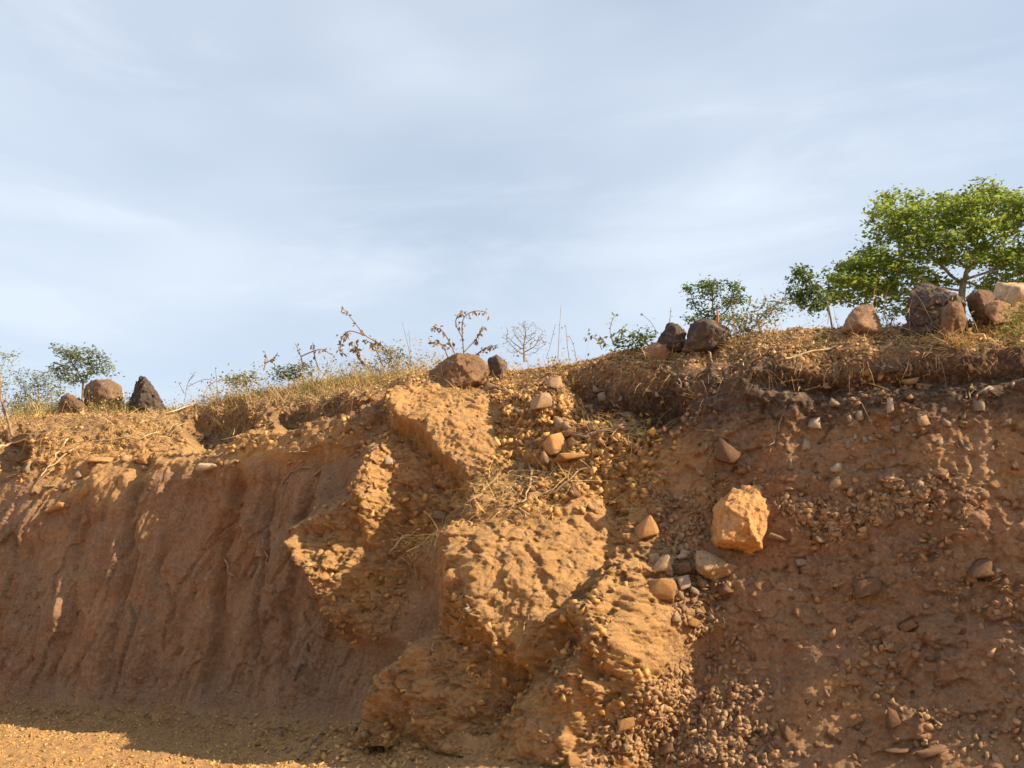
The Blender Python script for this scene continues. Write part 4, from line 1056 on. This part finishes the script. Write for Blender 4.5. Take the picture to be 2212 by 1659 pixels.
# heap of dead twigs in the hollows of the spur
tw_w = poly_mask(FX, FY, [(820, 1150), (900, 1120), (960, 1150), (930, 1200), (840, 1210)], 14) + poly_mask(FX, FY, [(1050, 1010), (1160, 1030), (1280, 1000), (1250, 1070), (1150, 1130), (1000, 1120)], 18) + .8 * poly_mask(FX, FY, [(1260, 900), (1420, 900), (1420, 940), (1280, 960)], 12) + .5 * poly_mask(FX, FY, [(60, 930), (380, 900), (380, 960), (120, 1010)], 14)
straw_field('dead_twigs', tw_w, 2600, .05, .35, .005, .012, .6, M_STRAW, 'tangled dead twigs caught in the hollows of the bank')
# ------------------------------------------------------------------ trees and rim plants
M_BARK = mat_wood('bark', (0.20, 0.16, 0.12), (0.12, 0.095, 0.075))
M_BARK_PALE = mat_wood('pale_bark', (0.34, 0.30, 0.25), (0.22, 0.18, 0.14))
M_L_BIG = mat_leaf('tree_leaves', [(0.19, 0.25, 0.045), (0.26, 0.32, 0.055), (0.32, 0.36, 0.065), (0.14, 0.195, 0.045)], .6, .5)
M_L_MID = mat_leaf('mid_tree_leaves', [(0.12, 0.17, 0.05), (0.17, 0.22, 0.07), (0.085, 0.125, 0.042)], .5, .55)
M_L_FAR = mat_leaf('far_tree_leaves', [(0.19, 0.22, 0.115), (0.25, 0.27, 0.14), (0.15, 0.175, 0.10)], .45, .6)
M_L_YEL = mat_leaf('yellow_green_leaves', [(0.25, 0.26, 0.07), (0.34, 0.33, 0.11), (0.18, 0.20, 0.055)], .4, .6)
M_L_GREY = mat_leaf('grey_green_leaves', [(0.20, 0.22, 0.11), (0.28, 0.285, 0.16), (0.14, 0.165, 0.08)], .35, .6)
M_L_DRY = mat_leaf('dry_leaves', [(0.30, 0.19, 0.10), (0.40, 0.27, 0.14), (0.22, 0.14, 0.09), (0.17, 0.13, 0.10)], .3, .7)

def grow(trunk, attr, step, kill, rng_, maxit=160, wob=.25, infl=1e9):
    """Branches grow from the trunk towards every point of the crown (space colonisation)."""
    nodes = [np.array(p, float) for p in trunk]; par = [max(0, i - 1) for i in range(len(trunk))]; par[0] = -1
    attr = np.array(attr, float); alive = np.ones(len(attr), bool)
    N = np.array(nodes)
    d = np.linalg.norm(attr[:, None] - N[None], axis=2); near = d.argmin(1); dist = d.min(1)
    for _ in range(maxit):
        act = np.where(alive & (dist < infl))[0]
        if not len(act): break
        new = []
        for k in np.unique(near[act]):
            v = attr[act[near[act] == k]] - nodes[k]
            v = (v / (np.linalg.norm(v, axis=1, keepdims=True) + 1e-9)).mean(0)
            v += rng_.normal(size=3) * wob * .4
            L = np.linalg.norm(v)
            if L < 1e-3: continue
            new.append((k, nodes[k] + v / L * step))
        s0 = len(nodes)
        for k, p in new: nodes.append(p); par.append(int(k))
        Nn = np.array([p for _, p in new])
        dn = np.linalg.norm(attr[:, None] - Nn[None], axis=2); b = dn.argmin(1); m = dn.min(1)
        up = m < dist - 1e-6
        near = np.where(up, b + s0, near); dist = np.where(up, m, dist)
        alive &= dist > kill
        if not up[alive].any(): break
    return np.array(nodes), np.array(par)
def radii(nodes, par, tip, e=2.4):
    n = len(nodes); acc = np.zeros(n); kids = np.zeros(n, int)
    for i in range(n - 1, 0, -1):
        if kids[i] == 0: acc[i] = tip ** e
        acc[par[i]] += acc[i]; kids[par[i]] += 1
    acc[0] = max(acc[0], tip ** e)
    return acc ** (1 / e), kids
def branch_mesh(nodes, par, rad, sides=5, rmax=9):
    Vs, Fs, off = [], [], 0
    a = np.arange(sides) * 2 * math.pi / sides
    i = np.arange(1, len(nodes)); p = par[i]
    A, Bq = nodes[p], nodes[i]
    ra, rb = np.minimum(np.minimum(rad[p], rad[i] * 1.35), rmax), np.minimum(rad[i], rmax)
    t = Bq - A; t /= np.linalg.norm(t, axis=1, keepdims=True) + 1e-9
    A = A - t * ra[:, None] * .3
    ref = np.where(np.abs(t[:, 2:3]) < .9, np.array([[0, 0, 1.]]), np.array([[1., 0, 0]]))
    x = np.cross(t, ref); x /= np.linalg.norm(x, axis=1, keepdims=True); y = np.cross(t, x)
    ring = np.cos(a)[None, :, None] * x[:, None] + np.sin(a)[None, :, None] * y[:, None]
    V = np.concatenate([A[:, None] + ring * ra[:, None, None], Bq[:, None] + ring * rb[:, None, None]], 1)
    b = (np.arange(len(i)) * 2 * sides)[:, None]
    k = np.arange(sides)[None]; k2 = (k + 1) % sides
    F = np.stack([b + k, b + k2, b + sides + k2, b + sides + k], -1).reshape(-1, 4)
    return V.reshape(-1, 3), F
def blobs3d(blobs, y, depth, n, rng_, shell=.5):
    """Points in ellipsoids given by their place in the view, at real distance y with real depth."""
    w = np.array([b[2] * b[3] for b in blobs], float); w /= w.sum()
    out = []
    for _ in range(n):
        bx, by, rx, ry = blobs[rng_.choice(len(blobs), p=w)][:4]
        v = rng_.normal(size=3); v /= np.linalg.norm(v); v *= rng_.random() ** (1 / 3.) * (1 - shell) + shell
        out.append(at_depth(bx + v[0] * rx, by + v[1] * ry, y + v[2] * depth * .5 * min(1.4, rx / 90)))
    return np.array(out)
def crown_leaves(nodes, rad, kids, thr, per, spread, flat, s0, s1, rng_, droop=0.):
    src = nodes[rad < thr]
    n = len(src) * per
    C = np.repeat(src, per, 0) + rng_.normal(size=(n, 3)) * [spread, spread, spread * flat]
    d = rng_.normal(size=(n, 3)); d[:, 2] = d[:, 2] * .45 - droop; d /= np.linalg.norm(d, axis=1, keepdims=True)
    nn = rng_.normal(size=(n, 3)) * .75 + [0, 0, .8]; nn /= np.linalg.norm(nn, axis=1, keepdims=True)
    L = rng_.uniform(s0, s1, n)
    return leaf_quads(C, d, nn, L, L * rng_.uniform(.4, .6, n), .2)
def tree(name, label, cat, blobs, trunk_px, y, depth, n_attr, step, kill, tip, leaf_mat, bark, leaf, seed, group=None, crown='crown'):
    g = np.random.default_rng(seed)
    tr = []
    for k, (x, yy) in enumerate(trunk_px): tr.append(at_depth(x, yy, y))
    tr[0][2] = min(tr[0][2], 3.45)
    tr = smooth_line(tr, 4 + 3 * len(tr))
    A = blobs3d(blobs, y, depth, n_attr, g)
    nodes, par = grow(tr, A, step, kill, g)
    rad, kids = radii(nodes, par, tip)
    root = empty(name, tr[0]); tag(root, label, cat, group)
    V, F = branch_mesh(nodes - tr[0], par, rad)
    link('trunk', mesh_np('trunk', V, F, bark, True), root)
    thr, per, spread, flat, s0, s1, droop = leaf
    V, F = crown_leaves(nodes - tr[0], rad, kids, tip * thr, per, spread, flat, s0, s1, g, droop)
    link(crown, mesh_np(crown, V, F, leaf_mat), root)
    return root
# the big spreading tree behind the right rim
BT = [(1870, 570, 50, 36), (1900, 610, 46, 26), (1805, 640, 30, 26), (1835, 600, 50, 34), (1895, 585, 55, 32), (1865, 640, 45, 20), (1925, 545, 55, 34), (1915, 480, 40, 34), (1950, 440, 55, 28), (1985, 500, 60, 40), (2030, 440, 55, 26), (2060, 500, 60, 40), (2110, 420, 60, 26), (2120, 470, 60, 36),
      (2150, 520, 60, 40), (2100, 555, 60, 30), (2180, 440, 50, 28), (2240, 470, 60, 50), (2190, 570, 50, 40), (2240, 560, 60, 50), (2020, 570, 50, 24), (1990, 612, 36, 14), (2170, 620, 50, 24), (2300, 520, 70, 70), (2290, 430, 60, 40), (1925, 640, 30, 16)]
tree('spreading_tree', 'large airy green tree spreading behind the right end of the rim', 'tree', BT, [(2085, 900), (2082, 740), (2078, 640), (2085, 600)], 24, 4.6, 980, .22, .28, .011, M_L_BIG, M_BARK_PALE, (2.3, 32, .19, .34, .10, .20, .1), 1)
MT = [(1492, 630, 18, 14), (1535, 616, 30, 14), (1528, 640, 22, 14), (1590, 622, 20, 14), (1606, 650, 14, 12), (1575, 652, 26, 14), (1500, 660, 18, 10), (1488, 690, 16, 10), (1540, 680, 30, 12), (1590, 682, 20, 10)]
tree('round_tree', 'mid sized dark green round crowned tree behind the dark rim rocks', 'tree', MT, [(1545, 860), (1545, 720), (1543, 690)], 36, 3.6, 210, .24, .3, .012, M_L_MID, M_BARK, (2.2, 30, .17, .6, .09, .2, 0), 2)
DT = [(1735, 586, 26, 9), (1745, 600, 18, 12), (1720, 596, 14, 14), (1755, 630, 14, 10), (1735, 655, 22, 14), (1715, 630, 12, 16), (1750, 665, 26, 12), (1705, 640, 12, 14), (1775, 655, 14, 10)]
tree('slender_tree', 'slender drooping tree between the round tree and the spreading tree', 'tree', DT, [(1815, 740), (1795, 690), (1775, 650), (1757, 615)], 16, 1.2, 150, .11, .14, .006, M_L_MID, M_BARK, (2.8, 26, .07, .8, .05, .12, .7), 3)
LT = [(128, 756, 14, 10), (158, 766, 26, 14), (200, 762, 18, 12), (226, 782, 14, 12), (196, 792, 24, 12), (140, 790, 22, 14), (232, 806, 12, 8), (160, 815, 30, 12), (120, 815, 16, 10)]
tree('far_tree', 'pale grey green tree far behind the left rim', 'tree', LT, [(178, 950), (178, 860), (176, 820)], 48, 5, 380, .34, .42, .016, M_L_FAR, M_BARK, (2.2, 30, .24, .6, .12, .26, 0), 4)

# bushes on the rim
def bush(name, label, blobs, y, n, step, leaf_mat, leaf, seed, group=None, depth=.7, stem=M_TWIG, tip=.003, base=None, cat='bush'):
    bx = np.mean([b[0] for b in blobs]) if base is None else base[0]; by = max(b[1] + b[3] for b in blobs) + 12 if base is None else base[1]
    g = np.random.default_rng(seed)
    p0 = at_depth(bx, by, y)
    tr = [p0, p0 + [0, 0, step]]
    A = blobs3d(blobs, y, depth, n, g, .3)
    nodes, par = grow(tr, A, step, step * 1.25, g)
    rad, kids = radii(nodes, par, tip)
    root = empty(name, p0); tag(root, label, cat, group)
    V, F = branch_mesh(nodes - p0, par, rad, 4)
    link('stems', mesh_np('stems', V, F, stem, True), root)
    thr, per, spread, flat, s0, s1, droop = leaf
    if per:
        V, F = crown_leaves(nodes - p0, rad, kids, tip * thr, per, spread, flat, s0, s1, g, droop)
        link('foliage', mesh_np('foliage', V, F, leaf_mat), root)
    return root
LF = (2.8, 16, .05, .8, .025, .055, .1)
bush('bush', 'tall loose bush with a bare top at the far left edge', [(-15, 850, 40, 60), (10, 800, 18, 40), (28, 770, 8, 22), (-5, 760, 12, 16), (30, 870, 20, 30)], ytop(10) + .1, 300, .08, M_L_YEL, (2.8, 14, .06, .8, .025, .06, .2), 11)
bush('bush', 'broad pale green bush on the left rim below the far tree', [(60, 830, 40, 36), (100, 840, 36, 40), (50, 880, 40, 26), (100, 880, 36, 24), (130, 850, 14, 26)], ytop(80) + .05, 420, .07, M_L_GREY, LF, 12)
bush('bush', 'low yellow green bush between broad bush and dark clod', [(70, 880, 40, 20), (115, 888, 22, 18), (30, 895, 26, 18)], ytop(80) - .3, 240, .06, M_L_YEL, (2.8, 14, .05, .8, .02, .05, .1), 13)
bush('bush', 'small bright green shrub, left one of two on the left rim', [(520, 820, 36, 14), (545, 812, 20, 12)], ytop(520) + .1, 90, .06, M_L_YEL, (2.8, 18, .06, .7, .03, .06, .1), 14)
bush('bush', 'dense green shrub on the rim, right of the small bright one', [(610, 808, 34, 16), (655, 802, 36, 18), (640, 795, 20, 10)], ytop(635) + .1, 120, .06, M_L_MID, (2.8, 18, .06, .7, .03, .06, .1), 15)
bush('bush', 'soft feathery green bush under the arched weed', [(845, 770, 36, 22), (830, 755, 20, 18), (870, 780, 24, 16), (800, 790, 30, 12)], ytop(840) + .25, 120, .07, M_L_GREY, (2.8, 18, .06, .5, .025, .06, .4), 16)
bush('bush', 'leafless grey bush with a fine mesh of twigs', [(1130, 720, 46, 30), (1110, 735, 30, 22), (1160, 735, 26, 22), (1130, 755, 40, 14)], ytop(1130) + .5, 420, .045, M_L_DRY, (1.6, 2, .03, .8, .012, .03, 0), 17, stem=M_BARK_PALE, tip=.0028)
bush('bush', 'dark leafy bush just left of the dark rim rocks', [(1345, 738, 24, 14), (1380, 735, 30, 16), (1400, 722, 16, 10)], ytop(1370) - .15, 120, .06, M_L_MID, (2.8, 20, .06, .8, .03, .06, .1), 18)
bush('bush', 'pale feathery shrub rising from the litter beside the round tree', [(1620, 690, 40, 24), (1660, 670, 36, 26), (1690, 655, 22, 18), (1600, 705, 30, 16)], ytop(1640) + .1, 320, .065, M_L_GREY, (2.6, 12, .07, .5, .022, .055, .5), 19)
bush('bush', 'small yellow green plant growing out of the right litter', [(1765, 740, 24, 20), (1775, 720, 18, 16)], hit(1765, 760)[0][1] - .02, 60, .05, M_L_YEL, (2.6, 6, .03, .6, .02, .045, .1), 20, depth=.3, cat='plant')
bush('bush', 'green grassy bush at the right edge before the orange block', [(2190, 690, 30, 30), (2215, 670, 26, 30), (2175, 715, 26, 14), (2225, 710, 30, 20)], ytop(2190) - .75, 150, .06, M_L_YEL, (2.8, 16, .05, .7, .025, .055, .3), 21, depth=.4)
bush('bush', 'low dark scrub behind the brown three sided rock', [(1925, 680, 26, 14), (1940, 665, 20, 12), (1910, 695, 20, 10)], ytop(1925) + .2, 80, .07, M_L_MID, (2.4, 6, .05, .6, .025, .06, .2), 22)

# weeds with single stems one can trace
def weed(name, label, stems, y, leaf_mat, leaf_n, s0, s1, seed, wpx=3.2, hang=.6, group=None, cat='weed'):
    g = np.random.default_rng(seed)
    p0 = at_depth(*stems[0][0], y); root = empty(name, p0); tag(root, label, cat, group)
    C = []
    for st in stems:
        pts = smooth_line([at_depth(px, py, y + g.uniform(-.12, .12) * (k > 0)) for k, (px, py) in enumerate(st)], 14)
        sc = y / FD
        V, F = tube(pts - p0, wpx * sc * .5, wpx * sc * .25, 4)
        link('stem', mesh_np('stem', V, F, M_TWIG, True), root)
        C.append(pts[4:])
    C = np.concatenate(C) - p0
    if leaf_n:
        i = g.integers(0, len(C), leaf_n); q = C[i] + g.normal(size=(leaf_n, 3)) * .02
        d = g.normal(size=(leaf_n, 3)); d[:, 2] -= hang * 2; d /= np.linalg.norm(d, axis=1, keepdims=True)
        L = g.uniform(s0, s1, leaf_n)
        nn = g.normal(size=(leaf_n, 3))
        V, F = leaf_quads(q + d * L[:, None] * .5, d, nn, L, L * .55, .25)
        link('leaves', mesh_np('leaves', V, F, leaf_mat), root)
    return root
weed('weed', 'tall arched weed with hanging dry leaves above the left rim', [[(860, 790), (830, 750), (790, 725), (765, 695), (740, 665)], [(790, 725), (755, 715), (737, 735), (735, 760)], [(800, 800), (775, 770), (765, 740)], [(830, 800), (810, 750), (790, 735)]], ytop(810) - .1, M_L_DRY, 120, .05, .095, 31)
weed('weed', 'dry weed with curled leaves above the rim boulder', [[(1005, 790), (1000, 740), (1000, 690), (1025, 672), (1052, 675)], [(1002, 735), (985, 700), (990, 680), (1000, 675)], [(990, 780), (960, 720), (935, 705)], [(1003, 760), (1030, 730), (1042, 705)], [(975, 790), (955, 745), (935, 740)], [(1010, 780), (1045, 755), (1075, 745)]], ytop(1005) + .1, M_L_DRY, 140, .045, .085, 32)
weed('weed', 'thin weed with a few seed heads behind the left shrubs', [[(570, 800), (575, 775), (572, 758)], [(572, 785), (590, 775), (600, 762)], [(655, 800), (650, 770), (638, 742)], [(650, 770), (690, 755), (715, 765)], [(690, 800), (680, 770), (676, 740)]], ytop(630) - .1, M_L_DRY, 60, .04, .075, 33)
weed('weed', 'sparse stalks with dark seed heads right of the pointed mound', [[(400, 860), (405, 830), (420, 805)], [(398, 850), (385, 825)], [(470, 850), (468, 820), (465, 795)], [(440, 850), (455, 830), (480, 820)], [(500, 845), (490, 825), (475, 818)], [(405, 835), (440, 820), (460, 822)]], ytop(440) + .05, M_L_DRY, 45, .03, .055, 34, 1.8)
weed('grass_stalk', 'tall thin grass stalks sticking up right of the leafless bush', [[(1205, 775), (1208, 720), (1212, 660)], [(1230, 780), (1225, 740), (1222, 700)], [(1180, 775), (1190, 740), (1200, 700)], [(1245, 780), (1240, 750), (1230, 725)]], ytop(1210) + .2, M_L_DRY, 18, .012, .03, 35, 1.5, cat='grass')
weed('grass_stalk', 'bent thin grass stalks above the feathery bush', [[(890, 790), (880, 740), (868, 695)], [(885, 790), (886, 750), (883, 715)]], ytop(885) + .1, M_L_DRY, 4, .012, .025, 36, 1.5, cat='grass')
weed('weed', 'grey green weed with round leaves left of the dark leafy bush', [[(1325, 745), (1318, 710), (1328, 680)], [(1330, 745), (1340, 715), (1350, 705)], [(1300, 755), (1290, 735), (1268, 722)], [(1310, 750), (1295, 725)]], ytop(1320) - .05, M_L_GREY, 80, .03, .065, 37, 2, .2)
weed('weed', 'wiry weed with two dark seed heads above the dark rim rocks', [[(1420, 720), (1405, 695), (1383, 677)], [(1440, 720), (1447, 690), (1449, 665)]], ytop(1420) - .05, M_L_DRY, 10, .02, .04, 38, 1.6)
weed('sapling', 'bare pale bent stem at the far left edge', [[(26, 942), (14, 895), (2, 860), (0, 820), (-6, 770)]], hit(28, 945)[0][1] - .1, M_L_YEL, 0, .02, .04, 39, 7, cat='sapling')
weed('weed', 'thin stalks poking up between slender tree and three sided rock', [[(1788, 700), (1790, 670), (1789, 640)], [(1810, 705), (1806, 690), (1800, 660)]], ytop(1790), M_L_DRY, 6, .012, .03, 40, 1.4)
# orange strip standing behind the humped rock
mo = NT('orange_plastic'); M_OR = mo.done((0.42, 0.14, 0.06)); mo.b.inputs['Roughness'].default_value = .5
a_, b_ = at_depth(1551, 705, ytop(1550) - .1), at_depth(1549, 668, ytop(1550) - .1)
V, F = tube(np.stack([a_, (a_ + b_) / 2 + [.004, 0, 0], b_]), .014, .009, 6)
tag(link('marker_stake', mesh_np('marker_stake', V, F, M_OR)), 'small orange strip standing upright behind the dark humped rock', 'marker')
